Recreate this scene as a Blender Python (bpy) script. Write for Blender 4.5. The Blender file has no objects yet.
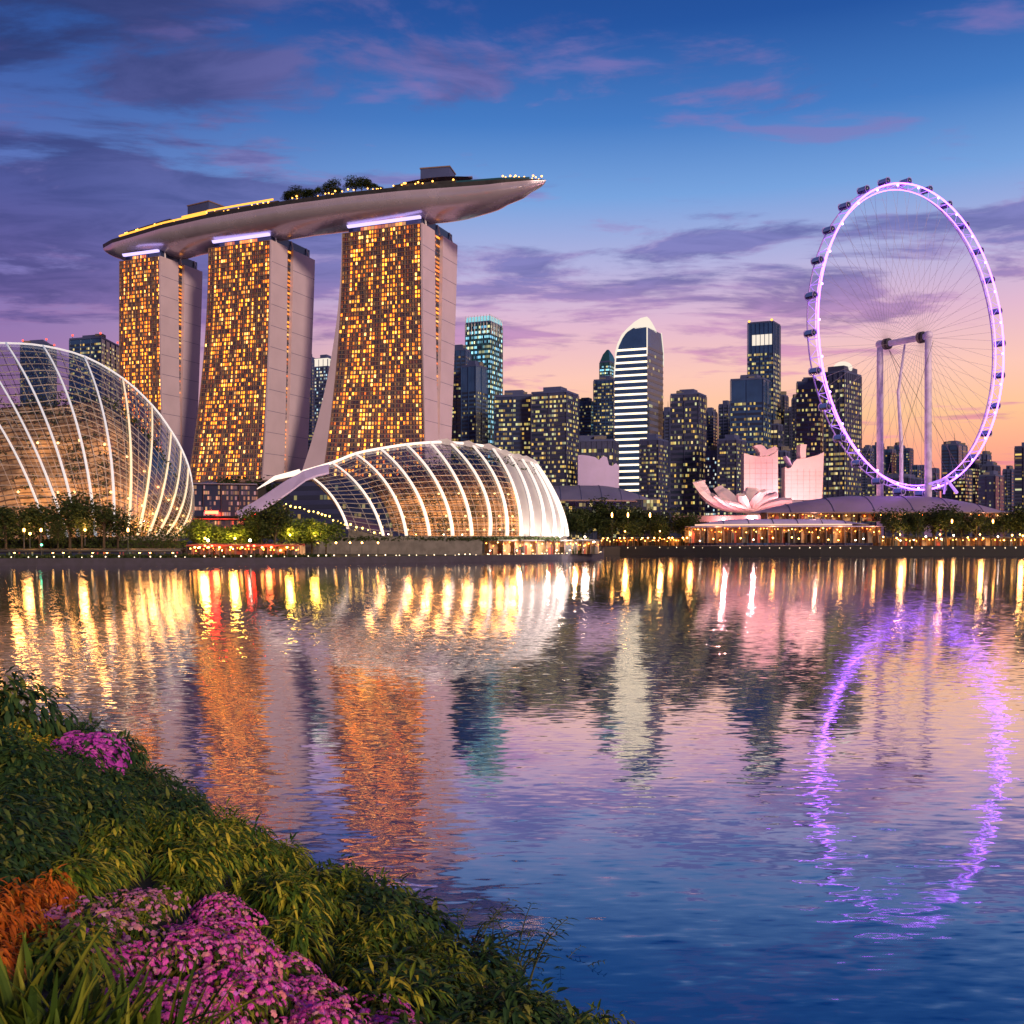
import bpy, bmesh, math, random
from mathutils import Vector, Matrix, noise as mnoise
R = math.radians
random.seed(7)
scene = bpy.context.scene
C = scene.collection

# ------------------------------------------------------------------ camera
F = 1024.0            # focal length in pixels
HZ = 545.0            # pixel row of the horizon
EYE = 5.0             # eye height above the water
cam_d = bpy.data.cameras.new('camera')
cam = bpy.data.objects.new('camera', cam_d); C.objects.link(cam)
cam.location = (0, 0, EYE); cam.rotation_euler = (R(90), 0, 0)
cam_d.sensor_width = 36; cam_d.lens = 36
cam_d.shift_y = (HZ - 512) / 1024
cam_d.clip_start = 0.1; cam_d.clip_end = 20000
cam_d.dof.use_dof = True; cam_d.dof.focus_distance = 120; cam_d.dof.aperture_fstop = 9
scene.camera = cam
scene.view_settings.view_transform = 'Standard'
scene.view_settings.look = 'None'
scene.view_settings.exposure = 0
scene.view_settings.gamma = 1
scene.cycles.use_denoising = True
scene.cycles.max_bounces = 8
scene.cycles.transparent_max_bounces = 16
scene.cycles.sample_clamp_indirect = 6

def lin(r, g, b):
    f = lambda c: (c/255/12.92) if c/255 <= .04045 else ((c/255+.055)/1.055)**2.4
    return (f(r), f(g), f(b), 1)

# ------------------------------------------------------------------ node helpers
class NT:
    def __init__(s, tree): s.t = tree; s.n = tree.nodes; s.l = tree.links
    def new(s, typ, **kw):
        n = s.n.new(typ)
        for k, v in kw.items(): setattr(n, k, v)
        return n
    def put(s, sock, v):
        if v is None: return
        if hasattr(v, 'is_output') or isinstance(v, bpy.types.NodeSocket): s.l.new(v, sock)
        else: sock.default_value = v
    def math(s, op, a, b=None, c=None, clamp=False):
        n = s.new('ShaderNodeMath', operation=op, use_clamp=clamp)
        s.put(n.inputs[0], a); s.put(n.inputs[1], b); s.put(n.inputs[2], c)
        return n.outputs[0]
    def vmath(s, op, a, b=None):
        n = s.new('ShaderNodeVectorMath', operation=op)
        s.put(n.inputs[0], a); s.put(n.inputs[1], b)
        return n.outputs[0]
    def mapr(s, v, a, b, c=0., d=1., smooth=True):
        n = s.new('ShaderNodeMapRange', interpolation_type='SMOOTHSTEP' if smooth else 'LINEAR')
        s.put(n.inputs['Value'], v)
        n.inputs['From Min'].default_value = a; n.inputs['From Max'].default_value = b
        n.inputs['To Min'].default_value = c; n.inputs['To Max'].default_value = d
        return n.outputs[0]
    def noise(s, vec, scale, detail=4, rough=.55, dist=0.):
        n = s.new('ShaderNodeTexNoise'); s.put(n.inputs['Vector'], vec)
        n.inputs['Scale'].default_value = scale; n.inputs['Detail'].default_value = detail
        n.inputs['Roughness'].default_value = rough; n.inputs['Distortion'].default_value = dist
        return n
    def mix(s, f, a, b, blend='MIX'):
        n = s.new('ShaderNodeMix', data_type='RGBA', blend_type=blend)
        s.put(n.inputs[0], f); s.put(n.inputs[6], a); s.put(n.inputs[7], b)
        return n.outputs[2]
    def ramp(s, f, stops, interp='LINEAR'):
        n = s.new('ShaderNodeValToRGB'); cr = n.color_ramp; cr.interpolation = interp
        while len(cr.elements) > 1: cr.elements.remove(cr.elements[-1])
        cr.elements[0].position = stops[0][0]; cr.elements[0].color = stops[0][1]
        for p, c in stops[1:]:
            e = cr.elements.new(p); e.color = c
        s.put(n.inputs[0], f)
        return n.outputs[0]
    def comb(s, x, y, z):
        n = s.new('ShaderNodeCombineXYZ'); s.put(n.inputs[0], x); s.put(n.inputs[1], y); s.put(n.inputs[2], z)
        return n.outputs[0]
    def sep(s, v):
        n = s.new('ShaderNodeSeparateXYZ'); s.put(n.inputs[0], v); return n.outputs

# ------------------------------------------------------------------ dusk sky
SUN_ELEV, SUN_ROT = R(14), R(150)      # warm sun added behind the right shoulder; the sunset itself lies ahead
world = bpy.data.worlds.new('World'); scene.world = world
world.use_nodes = True
w = NT(world.node_tree); w.n.clear()
gen = w.new('ShaderNodeTexCoord').outputs['Generated']
dx, dy, dz = w.sep(gen)
zc = w.math('MAXIMUM', dz, 0.0)
right = w.ramp(zc, [(0, lin(238,116,116)), (.045, lin(248,138,132)), (.085, lin(255,172,142)), (.12, lin(255,198,152)), (.16, lin(253,200,184)),
                    (.21, lin(226,184,208)), (.26, lin(180,178,222)), (.32, lin(118,162,222)), (.38, lin(66,122,196)),
                    (.45, lin(30,82,160)), (.52, lin(16,58,132)), (1, lin(8,36,100))])
left = w.ramp(zc, [(0, lin(222,136,152)), (.08, lin(196,124,162)), (.16, lin(158,116,172)), (.24, lin(118,112,182)),
                   (.33, lin(82,108,182)), (.41, lin(46,84,160)), (.48, lin(26,64,136)), (.6, lin(16,50,118)), (1, lin(8,36,100))])
mixlr = w.mapr(dx, -.46, -.02)
base = w.mix(mixlr, left, right)
# cloud deck seen in perspective: flat coordinates on a plane overhead
inv = w.math('DIVIDE', 1.0, w.math('ADD', zc, .07))
px_ = w.math('MULTIPLY', dx, inv); py_ = w.math('MULTIPLY', dy, inv)
cv = w.comb(w.math('MULTIPLY', px_, 1.0), w.math('MULTIPLY', py_, 1.75), .37)
n1 = w.noise(cv, 1.55, 10, .60, .35).outputs[0]
cv2 = w.comb(w.math('MULTIPLY', px_, 1.5), w.math('MULTIPLY', py_, 2.6), 4.1)
n2 = w.noise(cv2, 2.1, 8, .6, .5).outputs[0]
# soft bands: a bank of cloud in the middle of the sky, a heavier one high at the left
bandm = w.math('MULTIPLY', w.mapr(zc, .165, .225), w.mapr(zc, .34, .26))
bandl = w.math('MULTIPLY', w.mapr(zc, .13, .30), w.mapr(dx, .0, -.26))
banh = w.math('MULTIPLY', w.mapr(zc, .35, .40), .10)
low = w.math('MULTIPLY', w.mapr(zc, .15, .06), .10)
bandt = w.math('MULTIPLY', w.math('MULTIPLY', w.mapr(zc, .32, .41), w.mapr(dx, -.04, -.34)), .24)
cover = w.math('ADD', w.math('ADD', w.math('MULTIPLY', bandm, .16), w.math('MULTIPLY', bandl, .09)), w.math('ADD', w.math('MULTIPLY', low, .8), bandt))
dens = w.math('ADD', n1, cover)
dens = w.math('ADD', dens, w.math('MULTIPLY', w.math('SUBTRACT', n2, .5), .36))
cmask = w.mapr(dens, .57, .71)
ccol_r = w.ramp(zc, [(0, lin(226,126,138)), (.07, lin(222,128,146)), (.13, lin(228,152,168)), (.19, lin(182,132,180)),
                     (.25, lin(112,108,174)), (.31, lin(106,112,180)), (.38, lin(112,106,170)), (.5, lin(72,82,150)), (1, lin(20,36,86))])
ccol_l = w.ramp(zc, [(0, lin(186,112,148)), (.1, lin(146,98,154)), (.2, lin(96,82,148)), (.3, lin(64,70,138)),
                     (.4, lin(36,52,112)), (.5, lin(24,44,98)), (1, lin(12,28,70))])
ccol = w.mix(mixlr, ccol_l, ccol_r)
ccol = w.mix(w.mapr(n2, .34, .66), w.mix(1.0, ccol, (.66,.70,.80,1), 'MULTIPLY'), w.mix(1.0, ccol, (1.30,1.24,1.16,1), 'MULTIPLY'))
# thin rims of the cloud catch pink light
rim = w.math('MULTIPLY', w.mapr(dens, .50, .60), w.mapr(dens, .72, .60))
ccol = w.mix(w.math('MULTIPLY', w.math('MULTIPLY', w.math('MULTIPLY', rim, w.mapr(n2, .42, .62)), w.mapr(zc, .44, .30)), .38), ccol, lin(214,146,190))
sky = w.mix(w.math('MULTIPLY', cmask, .88), base, ccol)
# small pink streaks high up on the right
cv3 = w.comb(w.math('MULTIPLY', px_, 1.5), w.math('MULTIPLY', py_, 3.2), 9.3)
n3 = w.noise(cv3, 1.6, 6, .55, .2).outputs[0]
st = w.math('MULTIPLY', w.mapr(n3, .58, .70), w.mapr(zc, .30, .36))
sky = w.mix(w.math('MULTIPLY', st, .55), sky, w.mix(mixlr, lin(78,74,140), lin(136,118,182)))
# the sky opposite the sunset and overhead is already dark
sky = w.mix(w.math('MULTIPLY', w.mapr(dy, .15, -.35), .62), sky, (.02,.03,.07,1))
# below the horizon
sky = w.mix(w.mapr(dz, -.02, -.002), lin(60,50,70), sky)
nish = w.new('ShaderNodeTexSky', sky_type='NISHITA', sun_disc=False)
nish.sun_elevation = R(1.0); nish.sun_rotation = R(128); nish.dust_density = 3
bg1 = w.new('ShaderNodeBackground'); w.put(bg1.inputs[0], sky); bg1.inputs[1].default_value = 1.0
bg2 = w.new('ShaderNodeBackground'); w.put(bg2.inputs[0], nish.outputs[0]); bg2.inputs[1].default_value = .02
add = w.new('ShaderNodeAddShader'); w.l.new(bg1.outputs[0], add.inputs[0]); w.l.new(bg2.outputs[0], add.inputs[1])
wo = w.new('ShaderNodeOutputWorld'); w.l.new(add.outputs[0], wo.inputs[0])

sun_d = bpy.data.lights.new('sun', 'SUN'); sun_d.energy = 3.1; sun_d.angle = R(8); sun_d.color = (1.0, .72, .50)
sun = bpy.data.objects.new('sun', sun_d); C.objects.link(sun)
sdir = Vector((math.sin(SUN_ROT)*math.cos(SUN_ELEV), math.cos(SUN_ROT)*math.cos(SUN_ELEV), math.sin(SUN_ELEV)))
sun.rotation_euler = sdir.to_track_quat('Z', 'Y').to_euler()

# ------------------------------------------------------------------ materials
def mat(name):
    m = bpy.data.materials.new(name); m.use_nodes = True
    t = NT(m.node_tree); t.n.clear()
    out = t.new('ShaderNodeOutputMaterial')
    return m, t, out
def pbr(name, col, rough=.6, metal=0., noise_amt=.25, scale=.3, emis=None, estr=0., spec=.5, bump=0.):
    m, t, out = mat(name)
    p = t.new('ShaderNodeBsdfPrincipled')
    co = t.new('ShaderNodeTexCoord').outputs['Object']
    nz = t.noise(co, scale, 6, .6).outputs[0]
    c2 = tuple(c*(1-noise_amt) for c in col[:3]) + (1,)
    c3 = tuple(min(1, c*(1+noise_amt)) for c in col[:3]) + (1,)
    t.l.new(t.mix(t.mapr(nz, .3, .7), c2, c3), p.inputs['Base Color'])
    t.l.new(t.mapr(nz, .2, .8, max(0, rough-.1), min(1, rough+.1)), p.inputs['Roughness'])
    p.inputs['Metallic'].default_value = metal
    p.inputs['Specular IOR Level'].default_value = spec
    if emis is not None:
        p.inputs['Emission Color'].default_value = tuple(emis[:3]) + (1,)
        p.inputs['Emission Strength'].default_value = estr
    if bump:
        b = t.new('ShaderNodeBump'); b.inputs['Strength'].default_value = bump; b.inputs['Distance'].default_value = .1
        t.l.new(t.noise(co, scale*6, 5).outputs[0], b.inputs['Height']); t.l.new(b.outputs[0], p.inputs['Normal'])
    t.l.new(p.outputs[0], out.inputs[0])
    return m
def glow(name, col, strength):
    m, t, out = mat(name)
    e = t.new('ShaderNodeEmission'); e.inputs[0].default_value = tuple(col[:3]) + (1,); e.inputs[1].default_value = strength
    t.l.new(e.outputs[0], out.inputs[0]); return m
def windows(name, cols, lit, strength, fill=(.1, .9), clump=0., vfill=(0., 1.), run=0., dim=0., colv=0.):
    """glass strip whose panes are lit one by one: UV u counts bays, v counts floors"""
    m, t, out = mat(name)
    uv = t.new('ShaderNodeUVMap').outputs[0]
    u, v, _ = t.sep(uv)
    fu = t.math('FLOOR', u); fv = t.math('FLOOR', v)
    fr = t.math('FRACT', u); fz = t.math('FRACT', v)
    wn = t.new('ShaderNodeTexWhiteNoise', noise_dimensions='2D'); t.l.new(t.comb(fu, fv, 0), wn.inputs['Vector'])
    rnd = wn.outputs[0]; r1, r2, r3 = t.sep(wn.outputs[1])
    prob = lit
    if clump:
        nn = t.noise(t.comb(t.math('MULTIPLY', fu, .13), t.math('MULTIPLY', fv, .35), 0), 1.0, 3).outputs[0]
        rnd = t.math('SUBTRACT', rnd, t.math('MULTIPLY', t.math('SUBTRACT', nn, .5), clump))
    if run:
        w2 = t.new('ShaderNodeTexWhiteNoise', noise_dimensions='2D'); t.l.new(t.comb(t.math('ADD', fu, 31.5), t.math('FLOOR', t.math('DIVIDE', t.math('ADD', fv, t.math('MULTIPLY', fu, 1.7)), 3.2)), 0), w2.inputs['Vector'])
        rnd = t.math('ADD', t.math('MULTIPLY', rnd, 1-run), t.math('MULTIPLY', w2.outputs[0], run))
    if colv:
        w3 = t.new('ShaderNodeTexWhiteNoise', noise_dimensions='1D'); t.l.new(t.math('ADD', fu, .37), w3.inputs['W'])
        rnd = t.math('ADD', rnd, t.math('MULTIPLY', t.math('SUBTRACT', w3.outputs[0], .5), colv))
    on = t.math('LESS_THAN', rnd, prob)
    a = t.math('GREATER_THAN', fr, fill[0]); b = t.math('LESS_THAN', fr, fill[1])
    on = t.math('MULTIPLY', on, t.math('MULTIPLY', a, b))
    on = t.math('MULTIPLY', on, t.math('MULTIPLY', t.math('GREATER_THAN', fz, vfill[0]), t.math('LESS_THAN', fz, vfill[1])))
    bright = t.math('MULTIPLY', t.math('POWER', r2, 1.6), strength)
    bright = t.math('ADD', bright, strength*.18)
    if dim: bright = t.math('MULTIPLY', bright, t.math('ADD', t.math('MULTIPLY', on, 1-dim), t.math('MULTIPLY', t.math('MULTIPLY', a, b), dim))); on = 1.0
    n = len(cols); stops = [(i/max(1, n), c) for i, c in enumerate(cols)]
    col = t.ramp(r3, stops, 'CONSTANT')
    p = t.new('ShaderNodeBsdfPrincipled')
    p.inputs['Base Color'].default_value = (.022, .034, .075, 1); p.inputs['Roughness'].default_value = .12
    t.l.new(col, p.inputs['Emission Color']); t.l.new(t.math('MULTIPLY', bright, on), p.inputs['Emission Strength'])
    t.l.new(p.outputs[0], out.inputs[0]); return m

M = {}
M['white'] = pbr('painted_white_wall', (.52, .42, .52), .55, noise_amt=.06, scale=.05)
M['hull'] = pbr('pale_metal_cladding', (.62, .55, .68), .24, metal=.45, noise_amt=.06, scale=.08)
M['dark'] = pbr('dark_metal', (.03, .03, .035), .5)
M['steel'] = pbr('white_steel', (.72, .70, .74), .4, noise_amt=.05)
M['concrete'] = pbr('grey_concrete', (.13, .12, .125), .85, scale=.4)
M['seawall'] = pbr('dark_sea_wall_stone', (.016, .015, .02), .85, scale=.6, bump=.4)
M['seawall_pale'] = pbr('mauve_sea_wall_stone', (.04, .034, .055), .85, scale=.6, bump=.4)
M['ground'] = pbr('lawn_soil', (.035, .045, .02), .95, scale=.15)
M['paving'] = pbr('promenade_paving', (.22, .18, .15), .8, scale=.5)
M['soil'] = pbr('wet_soil', (.014, .018, .008), .95, scale=3)
M['tower_glass'] = pbr('dark_tower_glass', (.028, .045, .12), .22, noise_amt=.3, scale=.03)  # tower bodies: distance haze put into the colour as extra blue
M['tower_blue'] = pbr('blue_tower_glass', (.025, .062, .18), .2, noise_amt=.3, scale=.03)
M['tower_mauve'] = pbr('mauve_stone_cladding', (.034, .042, .12), .6, noise_amt=.15, scale=.05)
M['tower_teal'] = pbr('teal_tower_glass', (.02, .075, .11), .18, noise_amt=.25, scale=.03)
M['tower_haze'] = pbr('hazy_blue_cladding', (.05, .068, .19), .6, noise_amt=.15, scale=.05)
M['facade'] = pbr('bronze_glass', (.085, .05, .045), .25, noise_amt=.3, scale=.05)
M['slab'] = pbr('mauve_floor_slab', (.20, .13, .125), .6, noise_amt=.1, scale=.1)
M['roof_blue'] = pbr('slate_blue_roof', (.13, .13, .24), .5, noise_amt=.15, scale=.06)
M['roof_mauve'] = pbr('mauve_metal_roof', (.24, .18, .30), .5, noise_amt=.12, scale=.06)
M['bark'] = pbr('bark', (.05, .035, .025), .9, scale=3)
M['pink_wall'] = pbr('pale_pink_panel', (.66, .52, .54), .6, noise_amt=.06, scale=.12)
M['pink_joint'] = pbr('pink_panel_joint', (.50, .37, .39), .7)
M['lilac_wall'] = pbr('lilac_panel', (.45, .38, .66), .6, noise_amt=.06, scale=.12)
M['bar'] = pbr('pale_glazing_bar', (.34, .32, .33), .5)
M['joint'] = pbr('dark_terrace_joint', (.09, .065, .05), .7)
M['terrace'] = pbr('tan_garden_terrace', (.40, .30, .21), .8, noise_amt=.5, scale=.12)
M['red_roof'] = pbr('red_awning', (.35, .06, .04), .7)
GOLD = [lin(255,142,30), lin(255,126,22), lin(255,154,46), lin(248,114,20), lin(255,178,88)]
YEL = [lin(255,216,112), lin(240,224,130), lin(255,200,92), lin(226,226,170), lin(255,226,150)]
COOL = [lin(235,240,225), lin(255,235,190), lin(190,225,240)]
TEAL = [lin(150,220,235), lin(235,235,170), lin(120,190,225)]
M['win_hotel'] = windows('hotel_window_glass', GOLD, .46, 5.6, (.14, .76), .30, (0., 1.), .42, .06, .50)
M['win_gap'] = windows('atrium_window_glass', GOLD, .72, 2.4, (.05, .95))
M['win_warm'] = windows('office_window_warm', YEL, .33, .95, (.06, .94), 1.5)
M['win_dim'] = windows('office_window_dim', YEL, .18, .6, (.10, .88), 1.2)
M['win_full'] = windows('office_window_bright', YEL, .47, 1.0, (.04, .96), 1.6)
M['win_cool'] = windows('office_window_cool', COOL, .45, 1.2, (.12, .86), .8)
M['win_teal'] = windows('office_window_teal', TEAL, .74, 2.0, (.05, .95), .7)
M['band_white'] = glow('white_light_band', lin(255,230,190), 2.6)
M['crown_white'] = glow('white_crown_light', lin(255,240,222), 1.0)
M['crown_teal'] = glow('teal_crown_light', lin(150,225,240), .9)
M['cove'] = glow('lilac_cove_light', lin(205,185,255), 1.7)
M['gold_strip'] = glow('gold_rim_light', lin(255,176,70), 1.9)
M['lamp_warm'] = glow('warm_lamp', lin(255,178,80), 26)
M['lamp_soft'] = glow('soft_garden_lamp', lin(255,196,120), 5)
M['lamp_white'] = glow('white_lamp', lin(255,232,200), 22)
M['lamp_red'] = glow('red_lamp', lin(255,30,18), 110)
M['lamp_green'] = glow('green_lamp', lin(90,255,190), 16)
M['beacon_red'] = glow('red_beacon', lin(255,80,60), 3)
M['bead'] = glow('edge_bead_light', lin(255,226,180), 5)
M['shop'] = windows('lit_shop_front', [lin(255,150,50), lin(255,170,70), lin(255,120,40), lin(255,200,120)], .85, 1.5, (.06, .94))
M['shop_red'] = windows('lit_red_shop_front', [lin(255,110,50), lin(255,70,40), lin(255,150,90), lin(255,200,150)], .8, 1.3, (.06, .94))
M['rib_lit'] = pbr('lit_white_rib', (.8, .78, .78), .4, noise_amt=.04, emis=lin(255,236,220), estr=.85)  # ribs: the wash of uplights is put in as a faint glow
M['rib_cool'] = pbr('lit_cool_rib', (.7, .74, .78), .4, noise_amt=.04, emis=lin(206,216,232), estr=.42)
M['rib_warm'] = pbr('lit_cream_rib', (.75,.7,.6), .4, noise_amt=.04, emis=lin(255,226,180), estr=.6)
M['purple'] = glow('violet_rim_light', (.40, .11, 1.0), 7.5)
M['rim_bulb'] = glow('rim_bulb_light', (.55, .25, 1.0), 9)
M['cable'] = pbr('mauve_cable', (.26, .20, .32), .5)
M['purple_soft'] = pbr('violet_lit_steel', (.5, .42, .62), .4, noise_amt=.05, emis=(.40, .16, .95), estr=1.0)  # rim light on the lattice put in as its own glow
M['rim_dark'] = pbr('glowing_mauve_rim', (.32, .22, .40), .4, emis=(.4, .18, .8), estr=.22)  # mauve steel with a little violet light put in as emission
M['capsule'] = pbr('navy_capsule_shell', (.03, .04, .10), .25)
M['capsule_glass'] = pbr('capsule_window_glass', (.06, .08, .2), .1, emis=(.15, .2, .6), estr=.25)
M['pier'] = pbr('glowing_mauve_column', (.52, .44, .56), .5, emis=(.5, .3, .7), estr=.16)  # violet light on the columns put in as a weak glow

def glass(name, tint, alpha, rough=.08):
    m, t, out = mat(name)
    tr = t.new('ShaderNodeBsdfTransparent'); tr.inputs[0].default_value = tint
    gl = t.new('ShaderNodeBsdfGlossy'); gl.inputs[0].default_value = (.8, .82, .9, 1); gl.inputs[1].default_value = rough
    mx = t.new('ShaderNodeMixShader')
    fr = t.new('ShaderNodeFresnel'); fr.inputs[0].default_value = 1.5
    t.l.new(t.math('ADD', fr.outputs[0], alpha, clamp=True), mx.inputs[0])
    t.l.new(tr.outputs[0], mx.inputs[1]); t.l.new(gl.outputs[0], mx.inputs[2])
    t.l.new(mx.outputs[0], out.inputs[0]); return m
M['glass'] = glass('clear_dome_glass', (.90, .92, .94, 1), .10)
M['glass_milky'] = pbr('frosted_end_glass', (.52, .50, .52), .45, noise_amt=.06, scale=.2)

def leaf_mat(name, stops, trans=.25, rough=.6):
    m, t, out = mat(name)
    g = t.new('ShaderNodeNewGeometry')
    col = t.ramp(g.outputs['Random Per Island'], stops)
    p = t.new('ShaderNodeBsdfPrincipled'); t.l.new(col, p.inputs['Base Color']); p.inputs['Roughness'].default_value = rough
    p.inputs['Specular IOR Level'].default_value = .2
    tl = t.new('ShaderNodeBsdfTranslucent'); t.l.new(col, tl.inputs[0])
    mx = t.new('ShaderNodeMixShader'); mx.inputs[0].default_value = trans
    t.l.new(p.outputs[0], mx.inputs[1]); t.l.new(tl.outputs[0], mx.inputs[2]); t.l.new(mx.outputs[0], out.inputs[0])
    return m
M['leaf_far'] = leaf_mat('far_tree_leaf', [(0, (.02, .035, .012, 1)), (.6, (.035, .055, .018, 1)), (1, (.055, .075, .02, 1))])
M['leaf_lit'] = leaf_mat('lamplit_tree_leaf', [(0, (.06, .10, .02, 1)), (.6, (.10, .15, .03, 1)), (1, (.16, .20, .04, 1))])  # lighter copy of the far leaf, lamplight put into its colour
M['leaf_dark'] = leaf_mat('dark_green_leaf', [(0, (.014, .045, .02, 1)), (.5, (.035, .085, .03, 1)), (.8, (.07, .13, .035, 1)), (1, (.24, .24, .05, 1))])
M['leaf_yellow'] = leaf_mat('yellow_green_leaf', [(0, (.025, .065, .012, 1)), (.4, (.09, .17, .02, 1)), (.75, (.30, .33, .03, 1)), (1, (.68, .54, .06, 1))])  # top stop puts warm highlights into some of the leaves
M['leaf_blade'] = leaf_mat('blade_leaf', [(0, (.035, .08, .014, 1)), (.5, (.11, .18, .02, 1)), (1, (.36, .34, .035, 1))])
M['leaf_orange'] = leaf_mat('orange_leaf', [(0, (.10, .08, .01, 1)), (.25, (.55, .13, .02, 1)), (.7, (.75, .17, .02, 1)), (1, (.8, .30, .04, 1))])
M['petal_pink'] = leaf_mat('pink_petal', [(0, (.80, .07, .58, 1)), (.4, (.95, .14, .70, 1)), (.7, (.97, .24, .56, 1)), (1, (.78, .24, .95, 1))], .3)
M['petal_salmon'] = leaf_mat('salmon_petal', [(0, (.85, .22, .30, 1)), (.5, (.95, .36, .42, 1)), (1, (.95, .50, .62, 1))], .3)
M['petal_violet'] = leaf_mat('violet_petal', [(0, (.48, .05, .52, 1)), (.5, (.68, .09, .66, 1)), (1, (.82, .18, .68, 1))], .3)
M['petal_pale'] = leaf_mat('pale_pink_petal', [(0, (.66, .20, .55, 1)), (.5, (.70, .32, .40, 1)), (.8, (.60, .16, .62, 1)), (1, (.75, .48, .55, 1))], .3)
M['petal_yellow'] = leaf_mat('yellow_petal', [(0, (.5, .35, .03, 1)), (1, (.75, .5, .05, 1))], .3)
M['stem'] = pbr('green_stem', (.05, .06, .02), .7)

# water: ripples tilt the mirror normal a little; steep view lets the deep blue show
m, t, out = mat('rippled_water')
co = t.new('ShaderNodeTexCoord').outputs['Object']
x_, y_, z_ = t.sep(co)
def slopes(sx, sy, seed, detail):
    return t.noise(t.comb(t.math('MULTIPLY', x_, sx), t.math('MULTIPLY', y_, sy), seed), 1.0, detail, .6).outputs['Color']
a1 = slopes(1.5, 4.8, 1.7, 2); a2 = slopes(.35, 1.1, 5.1, 2); a3 = slopes(.03, .07, 8.8, 3)
calm = t.mapr(t.noise(t.comb(t.math('MULTIPLY', x_, .012), t.math('MULTIPLY', y_, .03), 3.), 1.0, 4).outputs[0], .35, .65, .65, 1.3)
sv = t.vmath('ADD', t.vmath('SUBTRACT', a1, (.5, .5, .5)), t.vmath('MULTIPLY', t.vmath('SUBTRACT', a2, (.5, .5, .5)), (.22, .30, .3)))
s1, s2, s3 = t.sep(sv)
s2 = t.math('MULTIPLY', s2, t.math('ADD', .42, t.math('MULTIPLY', t.math('MULTIPLY', s2, s2), 24.)))
s1 = t.math('MULTIPLY', s1, t.math('ADD', .6, t.math('MULTIPLY', t.math('MULTIPLY', s1, s1), 14.)))
AMP_X, AMP_Y = .28, .080
nrm = t.vmath('NORMALIZE', t.comb(t.math('MULTIPLY', t.math('MULTIPLY', s1, AMP_X), calm), t.math('MULTIPLY', t.math('MULTIPLY', s2, AMP_Y), calm), 1.0))
gl = t.new('ShaderNodeBsdfGlossy'); gl.inputs[0].default_value = (.93, .92, .95, 1); gl.inputs[1].default_value = .035
t.l.new(nrm, gl.inputs['Normal'])
df = t.new('ShaderNodeBsdfDiffuse'); df.inputs[0].default_value = (.0, .085, .38, 1)
inc = t.new('ShaderNodeNewGeometry').outputs['Incoming']
dt = t.new('ShaderNodeVectorMath', operation='DOT_PRODUCT'); t.l.new(nrm, dt.inputs[0]); t.l.new(inc, dt.inputs[1])
refl = t.mapr(dt.outputs['Value'], .07, .41, .98, .20)
mx = t.new('ShaderNodeMixShader'); t.l.new(refl, mx.inputs[0]); t.l.new(df.outputs[0], mx.inputs[1]); t.l.new(gl.outputs[0], mx.inputs[2])
t.l.new(mx.outputs[0], out.inputs[0]); M['water'] = m

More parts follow.
